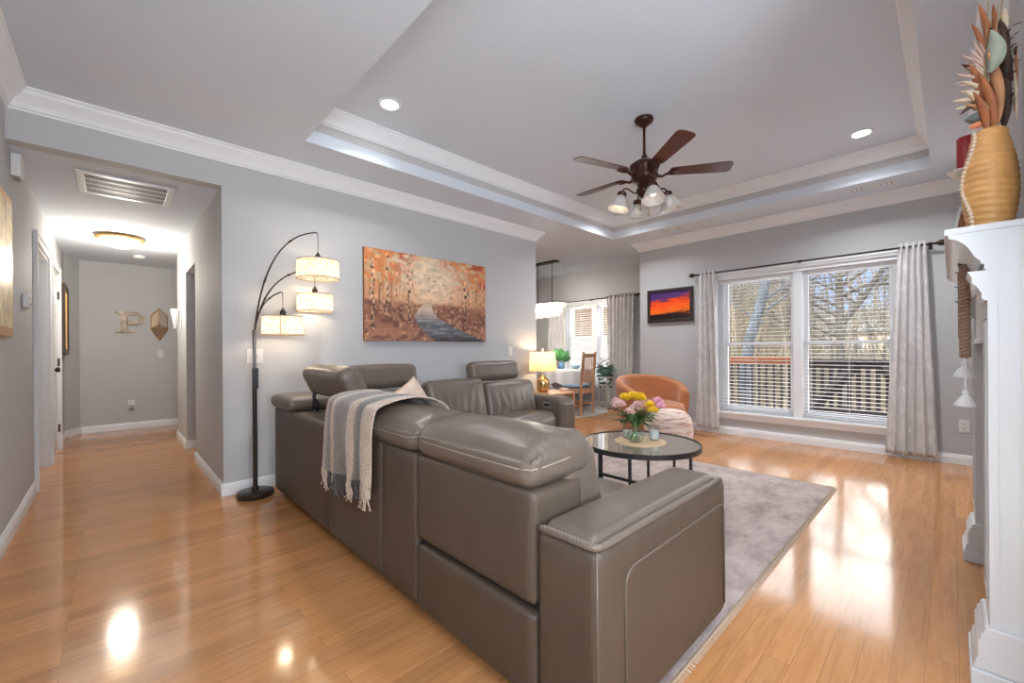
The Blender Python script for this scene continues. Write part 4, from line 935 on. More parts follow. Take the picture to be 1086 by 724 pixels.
# ================================================================== SWITCHES, OUTLETS, HALL DETAILS
def plate(name, label, cat, c, normal, w_, h_, kind='switch', n=1, group=None):
    """c centre on the wall surface, normal 'x-','x+','y-'"""
    t = thing(name, label, cat, c, group); x, y, z = c
    def B(mb, a0, a1, z0, z1, d0, d1):
        if normal == 'y-': mb.box(x+a0, x+a1, y-d1, y-d0, z+z0, z+z1)
        elif normal == 'x-': mb.box(x-d1, x-d0, y+a0, y+a1, z+z0, z+z1)
        else: mb.box(x+d0, x+d1, y+a0, y+a1, z+z0, z+z1)
    m = MB(); B(m, -w_/2, w_/2, -h_/2, h_/2, 0.001, 0.007); m.build('plate', M_white, t, bevel=0.002)
    for i in range(n):
        o_ = (i-(n-1)/2)*0.046; m = MB()
        if kind == 'switch': B(m, o_-0.005, o_+0.005, -0.012, 0.012, 0.007, 0.018); m.build('toggle', M_white, t, bevel=0.002)
        elif kind == 'rocker': B(m, o_-0.016, o_+0.016, -0.033, 0.033, 0.007, 0.011); m.build('rocker', M_white, t, bevel=0.002)
        else:
            for dz in (-0.02, 0.02):
                m = MB(); B(m, -0.016, 0.016, dz-0.014, dz+0.014, 0.007, 0.010); s_ = m.build('socket', M_white, t, bevel=0.002)
                m = MB(); B(m, -0.008, -0.005, dz-0.005, dz+0.006, 0.0095, 0.0105); B(m, 0.005, 0.008, dz-0.005, dz+0.006, 0.0095, 0.0105); m.build('slot', M_dark, s_)
    return t
plate('light_switch', 'double white toggle switch plate behind the arc lamp pole', 'light switch', (0.842, YP, 1.09), 'y-', 0.118, 0.118, 'switch', 2)
plate('light_switch', 'white rocker switch plate low right of the autumn painting', 'light switch', (3.722, YP, 1.115), 'y-', 0.07, 0.115, 'rocker')
plate('light_switch', 'white switch plate under the arrow wall ornament at the hall end', 'light switch', (0.53, YE, 1.11), 'y-', 0.075, 0.115, 'rocker')
op_ = plate('outlet', 'white outlet with a plugged-in device low on the hall end wall', 'outlet', (0.195, YE, 0.37), 'y-', 0.075, 0.12, 'outlet')
MB().box(0.165, 0.225, YE-0.045, YE-0.010, 0.30, 0.355).build('plug_in', mat('grey_plastic', (0.3, 0.3, 0.31), 0.4), op_, bevel=0.004)
plate('outlet', 'white wall outlet right of the long curtain beside the mantel', 'outlet', (XW, -0.085, 0.37), 'x-', 0.075, 0.12, 'outlet')
th = thing('thermostat', 'white thermostat on the left wall before the first door', 'thermostat', (XL, 4.62, 1.50))
MB().box(XL+0.001, XL+0.03, 4.55, 4.69, 1.455, 1.555).build('body', M_white, th, bevel=0.005)
MB().box(XL+0.0295, XL+0.031, 4.585, 4.655, 1.515, 1.545).build('display', mat('lcd', (0.32, 0.36, 0.33), 0.3), th)
MB().box(XL+0.0295, XL+0.033, 4.62, 4.66, 1.475, 1.495).build('button', mat('grey_plastic', (0.3, 0.3, 0.31), 0.4), th, bevel=0.001)
ch = thing('door_chime', 'white chime box high on the left wall near the ceiling', 'door chime', (XL, 4.18, 2.25))
MB().box(XL+0.001, XL+0.045, 4.10, 4.25, 2.26, 2.40).build('housing', M_white, ch, bevel=0.004)
MB().box(XL+0.010, XL+0.035, 4.13, 4.22, 2.2555, 2.262).build('grille', mat('grey_plastic', (0.3, 0.3, 0.31), 0.4), ch)
gp_ = thing('gold_framed_art', 'gold leaf framed panel on the left wall at the picture edge', 'wall art', (XL, 3.66, 1.22))
MB().box(XL+0.001, XL+0.03, 3.40, 3.90, 1.225, 2.04).build('frame', M_gold, gp_, bevel=0.004)
MB().box(XL+0.029, XL+0.034, 3.45, 3.85, 1.275, 1.99).build('panel', mat('gold_panel', (0.78, 0.60, 0.36), 0.4, 0.5, bump=(12, 0.5), var=(10, 0.4)), gp_, bevel=0.002)
mr = thing('dark_framed_mirror', 'tall dark and gold framed mirror on the left wall past the doors', 'mirror', (XL, 7.72, 1.10))
f = MB(); y0, y1, z0, z1, fw = 7.42, 8.02, 1.10, 1.98, 0.05
for q in ((y0, y1, z0, z0+fw), (y0, y1, z1-fw, z1), (y0, y0+fw, z0+fw, z1-fw), (y1-fw, y1, z0+fw, z1-fw)): f.box(XL+0.001, XL+0.05, *q)
f.build('frame', mat('black_gold', (0.05, 0.03, 0.02), 0.35, 0.4), mr, bevel=0.006)
f = MB()
for q in ((y0+fw, y1-fw, z0+fw, z0+fw+.03), (y0+fw, y1-fw, z1-fw-.03, z1-fw), (y0+fw, y0+fw+.03, z0+fw, z1-fw), (y1-fw-.03, y1-fw, z0+fw, z1-fw)): f.box(XL+0.001, XL+0.036, *q)
f.build('inner_frame', M_gold, mr, bevel=0.004)
MB().box(XL+0.001, XL+0.016, y0+fw, y1-fw, z0+fw, z1-fw).build('glass', mat('mirror', (0.6, 0.55, 0.48), 0.08, 0.9), mr)
# letter P ornament
def letter_p():
    t = thing('letter_ornament', 'distressed wooden letter P on the hall end wall', 'wall ornament', (0.19, YE, 1.42))
    m = mat('distressed_wood', (0.50, 0.42, 0.33), 0.8, bump=(30, 0.6), var=(14, 0.5)); y0, y1 = YE-0.035, YE-0.002
    b = MB(); b.box(0.085, 0.165, y0, y1, 1.46, 1.70); b.build('stem', m, t, bevel=0.004)
    MB().box(0.035, 0.225, y0-0.003, y1, 1.425, 1.462).build('foot', m, t, bevel=0.004)
    b = MB(); b.prism([(0.035, 1.735), (0.02, 1.70), (0.055, 1.698), (0.085, 1.68), (0.17, 1.70), (0.17, 1.735)], 'y', y0-0.002, y1); b.build('serif', m, t, bevel=0.003)
    b = MB(); o_ = []; i_ = []
    for k_ in range(21):
        a = PI/2-PI*k_/20; o_.append((0.225+0.125*math.cos(a), 1.635+0.100*math.sin(a))); i_.append((0.215+0.058*math.cos(a), 1.640+0.045*math.sin(a)))
    o_ = [(0.15, 1.735)]+o_+[(0.15, 1.535)]; i_ = [(0.15, 1.685)]+i_+[(0.15, 1.595)]; n_ = len(o_)
    vs = [(p[0], yy, p[1]) for yy in (y0, y1) for p in o_+i_]; fs = []
    for k_ in range(n_-1):
        a, c = k_, n_+k_; A = 2*n_
        fs += [(a, c, c+1, a+1), (A+a, A+a+1, A+c+1, A+c), (a, a+1, A+a+1, A+a), (c, A+c, A+c+1, c+1)]
    fs += [(0, A, A+n_, n_), (n_-1, 2*n_-1, A+2*n_-1, A+n_-1)]
    b.add(vs, fs); b.build('bowl', m, t)
letter_p()
def arrow_orn():
    t = thing('arrow_ornament', 'gold hexagonal chevron wall ornament right of the letter P', 'wall ornament', (0.515, YE, 1.31))
    y = YE-0.02; cx = 0.517; b = MB(); hexp = [(cx, 1.80), (cx+0.095, 1.69), (cx+0.095, 1.47), (cx, 1.315), (cx-0.095, 1.47), (cx-0.095, 1.69)]
    b.tube([(p[0], y, p[1]) for p in hexp+[hexp[0]]], 0.006, 6); b.build('rim', M_gold, t)
    b = MB()
    for i in range(6):
        z = 1.765-0.046*i; dx = 0.095; zz = z-0.115
        for sg in (-1, 1):
            x1 = cx+sg*dx; b.tube([(cx, y, z), (x1, y, max(zz, 1.47))], 0.0045, 5)
    b.tube([(cx, y, 1.80), (cx, y, 1.45)], 0.005, 6); b.build('chevrons', M_gold, t)
    MB().prism([(cx-0.093, 1.50), (cx+0.093, 1.50), (cx+0.093, 1.47), (cx, 1.32), (cx-0.093, 1.47)], 'y', y-0.004, YE-0.002).build('wood_panel', mat('dark_wood_panel', (0.20, 0.12, 0.06), 0.6, bump=(30, 0.4)), t)
    b = MB()
    for i in range(14):
        a = i/13*2-1; leaf(b, (cx+a*0.05, y-0.006, 1.50-0.01*abs(a)), (a*1.2, -0.3, 0.25+0.1*random.random()), 0.08, 0.008)
    b.build('twigs', mat('dried_twig', (0.4, 0.28, 0.14), 0.8), t)
arrow_orn()
sc_ = thing('wall_sconce', 'white frosted glass cone sconce on the right hall wall', 'wall sconce', (XP, 6.64, 1.40))
MB().box(XP-0.016, XP-0.001, 6.60, 6.68, 1.40, 1.70).build('backplate', M_white, sc_, bevel=0.007)
MB().lathe([(0.008, 1.42), (0.012, 1.43), (0.030, 1.55), (0.047, 1.66), (0.043, 1.662), (0.026, 1.55), (0.006, 1.435)], (XP-0.060, 6.64, 0), 24).build('glass_cone', mat('frosted_white', (0.85, 0.85, 0.86), 0.3), sc_, smooth=True)
MB().tube([(XP-0.016, 6.64, 1.50), (XP-0.06, 6.64, 1.50)], 0.006, 8).build('arm', M_white, sc_)
# hall ceiling light
M_bowl = mat('lit_alabaster', (0.95, 0.86, 0.7), 0.5, emit=((1.0, 0.80, 0.52), 3.2))
hl = thing('flush_ceiling_light', 'glowing bowl ceiling light with gold rim in the hall', 'ceiling light', (0.07, 6.42, ZH))
MB().lathe([(0.10, -0.0), (0.205, -0.018), (0.212, -0.032), (0.198, -0.040), (0.17, -0.040)], (0.07, 6.42, ZH), 40).build('rim', mat('gold_rim', (0.62, 0.36, 0.12), 0.35, 0.6), hl, smooth=True)
MB().lathe([(0.172, -0.036), (0.165, -0.062), (0.135, -0.095), (0.085, -0.118), (0.02, -0.125), (0, -0.125)], (0.07, 6.42, ZH), 40).build('glass_bowl', M_bowl, hl, smooth=True)
MB().lathe([(0.004, -0.123), (0.013, -0.130), (0.009, -0.142), (0, -0.146)], (0.07, 6.42, ZH), 16).build('finial', M_chrome, hl, smooth=True)
point('hall_light', (0.07, 6.42, ZH-0.42), 34, (1, 0.90, 0.78), 0.08)
sd_ = thing('smoke_detector', 'round white smoke detector on the hall ceiling', 'smoke detector', (0.27, 7.55, ZH))
MB().lathe([(0, -0.001), (0.068, -0.001), (0.070, -0.012), (0.060, -0.032), (0.030, -0.038), (0, -0.038)], (0.27, 7.55, ZH), 28).build('body', M_white, sd_, angle=40)
MB().lathe([(0.018, -0.038), (0.016, -0.042), (0, -0.042)], (0.27, 7.55, ZH), 16).build('button', M_white, sd_)
rv = thing('return_air_vent', 'large white louvred return vent on the hall ceiling', 'air vent', (0.09, 4.535, ZH))
x0, x1, y0, y1 = -0.19, 0.372, 4.262, 4.812; z = ZH
f = MB(); f.box(x0, x1, y0, y0+0.045, z-0.012, z-0.001).box(x0, x1, y1-0.045, y1, z-0.012, z-0.001).box(x0, x0+0.045, y0+0.045, y1-0.045, z-0.012, z-0.001).box(x1-0.045, x1, y0+0.045, y1-0.045, z-0.012, z-0.001)
for i in range(1, 4): yy = y0+0.045+(y1-y0-0.09)*i/4; f.box(x0+0.045, x1-0.045, yy-0.008, yy+0.008, z-0.010, z-0.002)
f.build('frame', M_white, rv, bevel=0.002)
f = MB()
for i in range(44): xx = x0+0.05+i*0.0107; f.box(xx-0.0018, xx+0.0018, y0+0.045, y1-0.045, z-0.008, z-0.0022)
f.build('louvres', mat('vent_louvre', (0.55, 0.55, 0.55), 0.5), rv)
MB().box(x0+0.04, x1-0.04, y0+0.04, y1-0.04, z-0.0019, z-0.0009).build('backing', mat('vent_dark', (0.16, 0.16, 0.165), 0.9), rv)
def register(c, dx, dy, label):
    t = thing('ceiling_register', label, 'air vent', c); x, y, z = c
    MB().box(x-dx, x+dx, y-dy, y+dy, z-0.006, z-0.0005).build('frame', M_white, t, bevel=0.002)
    b = MB()
    for i in range(9):
        yy = y-dy+0.02+(2*dy-0.04)*i/8
        if abs(i-4) < 1.5: continue
        b.box(x-dx+0.018, x+dx-0.018, yy-0.003, yy+0.003, z-0.0075, z-0.0055)
    b.build('louvres', mat('vent_dark', (0.16, 0.16, 0.165), 0.9), t)
register((5.50, 0.54, ZC), 0.055, 0.17, 'white slotted ceiling register above the right half of the window')
register((5.46, 2.58, ZC), 0.055, 0.14, 'white slotted ceiling register above the left curtain')
register((6.30, 5.05, ZC), 0.05, 0.10, 'small white register on the dining ceiling')
# recessed lights
M_can = mat('led_disc', (1, 1, 1), 0.4, emit=((1.0, 0.97, 0.92), 9))
def can(c, label, power=100):
    t = thing('recessed_light', label, 'recessed light', c, 'recessed lights in the tray ceiling'); x, y, z = c
    MB().lathe([(0.0, -0.0006), (0.088, -0.0006), (0.090, -0.006), (0.066, -0.010), (0.064, -0.004), (0, -0.004)], (x, y, z), 36).build('trim_ring', M_trim, t, angle=40)
    MB().lathe([(0.0, -0.0055), (0.060, -0.0055)], (x, y, z), 30).build('lens', M_can, t)
    l = bpy.data.lights.new('can_light', 'SPOT'); l.spot_size = math.radians(138); l.spot_blend = 0.9; l.shadow_soft_size = 0.055; l.energy = power; l.color = (0.93, 0.965, 1.0); o = bpy.data.objects.new('can_light', l); COL.objects.link(o); o.location = (x, y, z-0.012)
can((1.56, 2.985, ZT), 'lit recessed ceiling light above the sofa', 60); can((4.83, 2.985, ZT), 'lit recessed ceiling light above the tub chair, behind the fan', 130); can((4.83, 0.54, ZT), 'lit recessed ceiling light near the window and fireplace', 150); 
can((1.56, 0.54, ZT), 'lit recessed ceiling light over the near end of the sofa', 20)

# ================================================================== CEILING FAN
FX, FY = 3.198, 1.747
fan = thing('ceiling_fan', 'dark cherry five-blade ceiling fan with glass light shades', 'ceiling fan', (FX, FY, ZT))
MB().lathe([(0, 0), (0.072, 0), (0.078, -0.012), (0.070, -0.030), (0.040, -0.055), (0.022, -0.068), (0.018, -0.075), (0, -0.075)], (FX, FY, ZT-0.0005), 32).build('canopy', M_fanmetal, fan, smooth=True)
MB().tube([(FX, FY, ZT-0.07), (FX, FY, 2.70)], 0.0115, 14).lathe([(0.011, 2.74), (0.022, 2.73), (0.026, 2.70)], (FX, FY, 0), 16).build('downrod', M_fanmetal, fan, smooth=True)
MB().lathe([(0.02, 2.705), (0.05, 2.695), (0.085, 2.672), (0.112, 2.655), (0.122, 2.640), (0.120, 2.620), (0.108, 2.60), (0.104, 2.57), (0.108, 2.545), (0.095, 2.52), (0.065, 2.505), (0.055, 2.495), (0, 2.495)], (FX, FY, 0), 44, wob=lambda t, z: 1+0.025*math.cos(t*10)).build('motor_housing', M_fanmetal, fan, smooth=True)
MB().lathe([(0.05, 2.50), (0.060, 2.49), (0.052, 2.465), (0.066, 2.45), (0.068, 2.43), (0.050, 2.40), (0.030, 2.385), (0.012, 2.375), (0.010, 2.36), (0, 2.355)], (FX, FY, 0), 32).build('light_fitter', M_fanmetal, fan, smooth=True)
base = 17.4
for k_ in range(5):
    A = Matrix.Translation((FX, FY, 2.565)) @ Matrix.Rotation(math.radians(base+72*k_), 4, 'Z')
    iron = MB(); iron.tube([(0.095, 0, -0.01), (0.14, 0, -0.018), (0.175, 0, 0.0), (0.215, 0, 0.010)], [0.014, 0.011, 0.010, 0.009], 8, M=A)
    for sg in (-1, 1): iron.tube([(0.165, 0, -0.004), (0.205, sg*0.028, 0.006), (0.245, sg*0.030, 0.008)], 0.008, 8, M=A)
    iron.box(0.20, 0.262, -0.04, 0.04, 0.007, 0.012, M=A)
    iron.build('blade_iron', M_fanmetal, fan, smooth=True)
    B_ = A @ Matrix.Translation((0, 0, 0.014)) @ Matrix.Rotation(math.radians(-11), 4, 'X')
    out = []
    L0, L1 = 0.195, 0.675
    for i in range(9): a = PI/2+PI*i/8; out.append((L0+0.03+0.03*math.cos(a)*1.0, 0.052*math.sin(a)))
    tip = []
    for i in range(13):
        a = -PI/2+PI*i/12; ca, sa = math.cos(a), math.sin(a)
        tip.append((L1-0.055+0.055*math.copysign(abs(ca)**0.6, ca), 0.070*math.copysign(abs(sa)**0.6, sa)))
    poly = out+tip
    bl = MB(); bl.prism(poly, 'z', 0, 0.0065, M=B_); bl.build('blade', M_blade, fan, bevel=0.0015)
M_fshade = mat('frosted_shade', (0.80, 0.76, 0.72), 0.35, trans=0.35, bump=(40, 0.3))
for k_ in range(4):
    a = math.radians(-133.6+90*k_); A = Matrix.Translation((FX, FY, 2.425)) @ Matrix.Rotation(a, 4, 'Z')
    ar = MB(); ar.tube(bez((0.055, 0, 0.0), (0.10, 0, -0.03), (0.12, 0, 0.045), (0.165, 0, 0.03), 12)+bez((0.165, 0, 0.03), (0.178, 0, 0.025), (0.183, 0, 0.01), (0.185, 0, -0.002), 6), 0.0065, 8, M=A); ar.build('light_arm', M_fanmetal, fan, smooth=True)
    T_ = A @ Matrix.Translation((0.185, 0, -0.002)) @ Matrix.Rotation(math.radians(-14), 4, 'Y') @ Matrix.Scale(1.3, 4)
    so_ = MB(); so_.lathe([(0, 0.006), (0.020, 0.006), (0.030, -0.004), (0.030, -0.020), (0.024, -0.028), (0, -0.028)], n=20, M=T_); so_.build('socket', M_fanmetal, fan, angle=40)
    sh = MB(); sh.lathe([(0.024, -0.022), (0.034, -0.034), (0.048, -0.060), (0.058, -0.088), (0.066, -0.105), (0.072, -0.112), (0.069, -0.112), (0.063, -0.104), (0.055, -0.088), (0.045, -0.060), (0.031, -0.035), (0.022, -0.024)], n=32, M=T_, wob=lambda t, z: 1+(0.03*math.cos(8*t) if z < -0.09 else 0), close=False)
    sh.build('glass_shade', M_fshade, fan, smooth=True)
    bb_ = MB(); bb_.lathe([(0.010, -0.03), (0.018, -0.05), (0.020, -0.065), (0.012, -0.08), (0, -0.085)], n=14, M=T_)
    bb_.build('bulb', M_bulb if k_ == 3 else mat('fan_bulb', (0.9, 0.85, 0.8), 0.3, emit=((1, 0.85, 0.7), 1.2)), fan, smooth=True)
for (dx, dy, z) in ((0.02, -0.03, 2.24), (-0.02, 0.03, 2.29)):
    MB().tube([(FX+dx, FY+dy, 2.40), (FX+dx, FY+dy, z)], 0.0018, 5).lathe([(0, -0.014), (0.006, -0.008), (0.004, 0.006), (0, 0.008)], (FX+dx, FY+dy, z), 10).build('pull_chain', mat('brass_chain', (0.5, 0.33, 0.15), 0.35, 0.8), fan)

# ================================================================== CURTAINS
def curtain_mat():
    m = mat('curtain_velvet', (0.66, 0.65, 0.65), 0.8, sheen=0.4); n = m.node_tree.nodes; l = m.node_tree.links
    t = n.new('ShaderNodeTexCoord'); q = n.new('ShaderNodeTexNoise'); q.inputs['Scale'].default_value = 5; q.inputs['Detail'].default_value = 6; q.inputs['Distortion'].default_value = 1.5
    l.new(t.outputs['Object'], q.inputs[0]); r = ramp(n, [(0.35, (0.60, 0.585, 0.58)), (0.55, (0.69, 0.675, 0.67)), (0.62, (0.76, 0.745, 0.74))]); l.new(q.outputs['Fac'], r.inputs[0]); l.new(r.outputs[0], n['Principled BSDF'].inputs['Base Color']); return m
M_curt = curtain_mat()
def curtain(label, x, ya_t, yb_t, ya_b, yb_b, z0, z1, nf, seed, amp=0.030):
    t = thing('curtain', label, 'curtain', (x, (ya_b+yb_b)/2, z0))
    def fn(s, v):
        k = 1-v     # v=0 bottom, 1 top
        y = (ya_t*v+ya_b*k)*(1-s)+(yb_t*v+yb_b*k)*s
        ph = s*nf*2*PI+0.8*nz(s*2, v*1.2, seed)+0.5*nz(s*5, v*3, seed+2)
        a = amp*(0.72+0.35*k)*(1+0.35*nz(s*4, v*0.8, seed+5))
        c_ = math.sin(ph); xx = x+a*math.copysign(abs(c_)**0.75, c_)+0.010*nz(s*6, v*5, seed+9)
        y += 0.010*math.cos(ph)*k+0.006*nz(s*3, v*4, seed+1)
        return (xx, y, z0+(z1-z0)*v)
    b = MB(); b.grid(fn, 130, 44); b.build('fabric', M_curt, t, smooth=True, solid=0.004)
    b = MB()
    for i in range(int(nf)):
        yy = ya_t+(yb_t-ya_t)*(i+0.5)/int(nf)
        ring_ = [(x+0.019*math.cos(a), yy, z1-0.045+0.019*math.sin(a)) for a in [2*PI*j/16 for j in range(17)]]
        b.tube(ring_, 0.0025, 5)
    b.build('grommets', M_chrome, t)
    return t
curtain('pale grey patterned curtain left of the big window behind the tub chair', 5.79, 2.375, 2.16, 2.415, 2.105, 0.055, 2.175, 4, 1.0)
curtain('pale grey patterned curtain at the right end of the big window', 5.79, 0.365, 0.165, 0.465, 0.080, 0.035, 2.175, 5, 4.0, 0.034)
curtain('pale grey dining curtain right of the table, nearest the sunset picture', 6.95, 4.60, 4.02, 4.60, 4.05, 0.03, 2.165, 7, 7.0, 0.034)
curtain('pale grey dining curtain left of the table behind the crystal chandelier', 6.95, 6.12, 5.64, 6.16, 5.60, 0.03, 2.165, 6, 9.0, 0.032)
def rod(label, x, y0, y1, z, xw, brackets, fin=0.03):
    t = thing('curtain_rod', label, 'curtain rod', (x, (y0+y1)/2, z)); MB().tube([(x, y0, z), (x, y1, z)], 0.0095, 12).build('rod', M_bronze, t, smooth=True)
    for y, sg in ((y0, -1), (y1, 1)):
        MB().lathe([(0.010, 0), (0.015, 0.004), (0.010, 0.012), (0.018, 0.022), (fin, 0.042), (fin*0.93, 0.062), (0.014, 0.084), (0.006, 0.094), (0, 0.096)], n=20, M=Matrix.Translation((x, y, z)) @ Matrix.Rotation(-sg*PI/2, 4, 'X')).build('finial', M_bronze, t, smooth=True)
    for y in brackets:
        MB().tube([(xw-0.002, y, z+0.0), (x, y, z-0.012)], 0.006, 8).box(xw-0.006, xw-0.0005, y-0.014, y+0.014, z-0.04, z+0.03).tube([(x, y, z-0.014), (x, y, z+0.012)], 0.0125, 8).build('bracket', M_bronze, t)
rod('dark curtain rod with round finials over the big window', 5.79, 0.105, 2.41, 2.135, XW, (0.135, 1.217, 2.39))
rod('dark curtain rod over the dining window', 6.95, 3.99, 6.2, 2.125, XD, (4.01, 5.0, 6.18))

# ================================================================== DINING AREA
rr = thing('round_rug', 'light grey round rug under the dining table', 'rug', (6.05, 5.2, 0))
MB().lathe([(0, 0.0), (0.985, 0.0), (0.985, 0.006), (0.978, 0.008), (0, 0.008)], (6.02, 5.17, 0), 72).build('pile', rug_mat('round_rug_pile', (0.48, 0.47, 0.47), (0.58, 0.57, 0.57), (0.66, 0.65, 0.66)), rr, angle=40)
MB().lathe([(0.984, 0.0), (0.992, 0.0), (0.992, 0.009), (0.984, 0.009)], (6.02, 5.17, 0), 72).build('binding', mat('round_rug_edge', (0.45, 0.43, 0.42), 0.9), rr)
DXc, DYc, DR = 6.46, 5.20, 0.50
tb_ = thing('dining_table', 'round dining table under a white cloth', 'table', (DXc, DYc, 0.008))
MB().lathe([(0, 0.725), (DR-0.01, 0.725), (DR, 0.735), (DR, 0.748), (0, 0.748)], (DXc, DYc, 0), 56).build('tabletop', M_oak, tb_, angle=40)
MB().lathe([(0, 0.10), (0.09, 0.10), (0.06, 0.16), (0.045, 0.35), (0.06, 0.5), (0.05, 0.65), (0.12, 0.725), (0, 0.725)], (DXc, DYc, 0), 24).build('pedestal', M_oak, tb_, smooth=True)
for k_ in range(4):
    a = PI/4+PI/2*k_; MB().tube([(DXc+0.05*math.cos(a), DYc+0.05*math.sin(a), 0.14), (DXc+0.2*math.cos(a), DYc+0.2*math.sin(a), 0.08), (DXc+0.33*math.cos(a), DYc+0.33*math.sin(a), 0.026)], [0.03, 0.024, 0.016], 8).build('foot', M_oak, tb_, smooth=True)
M_cloth = mat('white_tablecloth', (0.80, 0.79, 0.80), 0.8, bump=(140, 0.2))
b = MB(); vs = []; fs = []; NA, NR = 128, 22
for j in range(NR+1):
    for i in range(NA):
        a = 2*PI*i/NA; sq = 1+0.20*(abs(math.sin(2*(a-0.25))))**2     # square cloth: corners hang lower
        if j <= 8: r = (DR+0.004)*j/8; z = 0.7505+0.0006*nz(r*9, a, 1)
        else:
            t = (j-8)/(NR-8); hang = 0.40*(sq-1)*2.4+0.24; r = DR+0.006+0.004*min(1, t*6)+0.034*t*(1+math.sin(a*13+0.5*math.sin(a*3)))*0.8; z = 0.7505-hang*t
            if t < 0.10: z = 0.7505-0.004-hang*t
        vs.append((DXc+r*math.cos(a), DYc+r*math.sin(a), z))
for j in range(NR):
    for i in range(NA): fs.append((j*NA+i, j*NA+(i+1) % NA, (j+1)*NA+(i+1) % NA, (j+1)*NA+i))
b.add(vs, fs); tag(b.build('tablecloth', M_cloth, smooth=True, solid=0.002), 'white cloth draped over the round dining table', 'tablecloth')
def dining_chair():
    t = thing('dining_chair', 'tall slat-back oak dining chair with a blue cushion, its back to the room', 'dining chair', (0, 0, 0))
    w2, d_ = 0.222, 0.42
    for sg in (-1, 1):
        x = sg*w2
        MB().prism([(-0.20, 0), (-0.165, 0), (-0.165, 0.45), (-0.225, 1.075), (-0.252, 1.075), (-0.20, 0.45)], 'x', x-0.019, x+0.019).build('rear_leg', M_oak, t, bevel=0.003)
        MB().box(x-0.019, x+0.019, 0.185, 0.223, 0, 0.43).build('front_leg', M_oak, t, bevel=0.003)
        MB().box(x-0.011, x+0.011, -0.175, 0.19, 0.15, 0.185).build('stretcher', M_oak, t)
    MB().box(-w2-0.012, w2+0.012, -0.185, 0.235, 0.425, 0.447).build('seat', M_oak, t, bevel=0.005)
    for (a, c_) in ((0.19, 0.215), (-0.19, -0.17)): MB().box(-w2+0.01, w2-0.01, a, c_, 0.36, 0.425).build('apron', M_oak, t)
    def by(z): return -0.183-(z-0.45)*0.089
    for (z0, z1) in ((0.985, 1.045), (0.56, 0.60)):
        MB().prism([(by(z0)-0.009, z0), (by(z0)+0.009, z0), (by(z1)+0.009, z1), (by(z1)-0.009, z1)], 'x', -w2+0.015, w2-0.015).build('back_rail', M_oak, t, bevel=0.003)
    for i in range(7):
        x = -0.168+0.056*i; MB().prism([(by(0.6)-0.005, 0.595), (by(0.6)+0.005, 0.595), (by(0.985)+0.005, 0.99), (by(0.985)-0.005, 0.99)], 'x', x-0.010, x+0.010).build('back_slat', M_oak, t)
    cu = MB(); cu.rbox((0, 0.03, 0.475), (0.195, 0.185, 0.026), 0.024, 14, (0, 0, 0.008)); cu.build('cushion', mat('blue_cushion', (0.14, 0.20, 0.27), 0.85), t, smooth=True)
    return t
dc = dining_chair(); dc.location = (5.915, 4.535, 0.0085); dc.rotation_euler = (0, 0, math.radians(9)); dc['group'] = 'dining chairs'
d2 = dup(dc, (5.42, 5.42, 0.0085), math.radians(-92), 'oak dining chair left of the round table, half hidden by the wall end', 'dining chairs')
# plant on the table
pz_ = 0.7535
pv = thing('blue_vase', 'blue glass vase on the dining table', 'vase', (6.30, 5.22, pz_))
MB().lathe([(0, 0), (0.045, 0), (0.06, 0.03), (0.062, 0.07), (0.045, 0.11), (0.035, 0.13), (0.045, 0.145), (0.041, 0.145), (0.031, 0.13), (0.04, 0.11), (0.056, 0.07), (0, 0.02)], (6.30, 5.22, pz_), 24).build('vase_body', mat('blue_glass', (0.16, 0.32, 0.52), 0.1), pv, smooth=True)
lp = thing('broadleaf_plant', 'plant with large glossy green leaves in the blue vase', 'plant', (6.30, 5.22, pz_+0.03))
M_big = mat('big_leaf', (0.05, 0.22, 0.06), 0.35, var=(8, 0.25))
for i, (d, L, w_) in enumerate((((-0.25, 0.35, 1.0), 0.26, 0.085), ((0.30, -0.35, 0.8), 0.22, 0.07), ((0.8, -0.4, 0.5), 0.20, 0.06), ((-0.6, 0.8, 0.8), 0.20, 0.03), ((0.1, 0.1, 1), 0.24, 0.085))):
    b = MB(); st = Vector((6.30, 5.22, pz_+0.13)); dv = Vector(d).normalized(); leaf(b, st+dv*0.04, d, L, w_, up=(-0.6, -0.6, 0.3), curl=0.25, n=10); b.build('leaf', M_big, lp, smooth=True, solid=0.001)
    MB().tube([(6.30, 5.22, pz_+0.04), tuple(st), tuple(st+dv*0.06)], 0.004, 6).build('stem', M_stem, lp)
MB().tube([(6.29, 5.23, pz_+0.14), (6.24, 5.32, pz_+0.25), (6.18, 5.42, pz_+0.36)], 0.006, 6).build('branch', mat('bark_branch', (0.2, 0.11, 0.06), 0.8), lp)
bw = thing('glass_bowl', 'pale blue glass bowl beside the plant on the dining table', 'bowl', (6.50, 5.02, pz_))
MB().lathe([(0, 0), (0.04, 0), (0.07, 0.03), (0.085, 0.075), (0.081, 0.075), (0.066, 0.033), (0, 0.008)], (6.50, 5.02, pz_), 28).build('bowl_body', mat('pale_blue', (0.45, 0.66, 0.78), 0.15), bw, smooth=True)
MB().lathe([(0.030, 0), (0.035, 0.0), (0.030, 0.005)], (6.50, 5.02, pz_), 20).build('foot_ring', mat('pale_blue', (0.45, 0.66, 0.78), 0.15), bw)
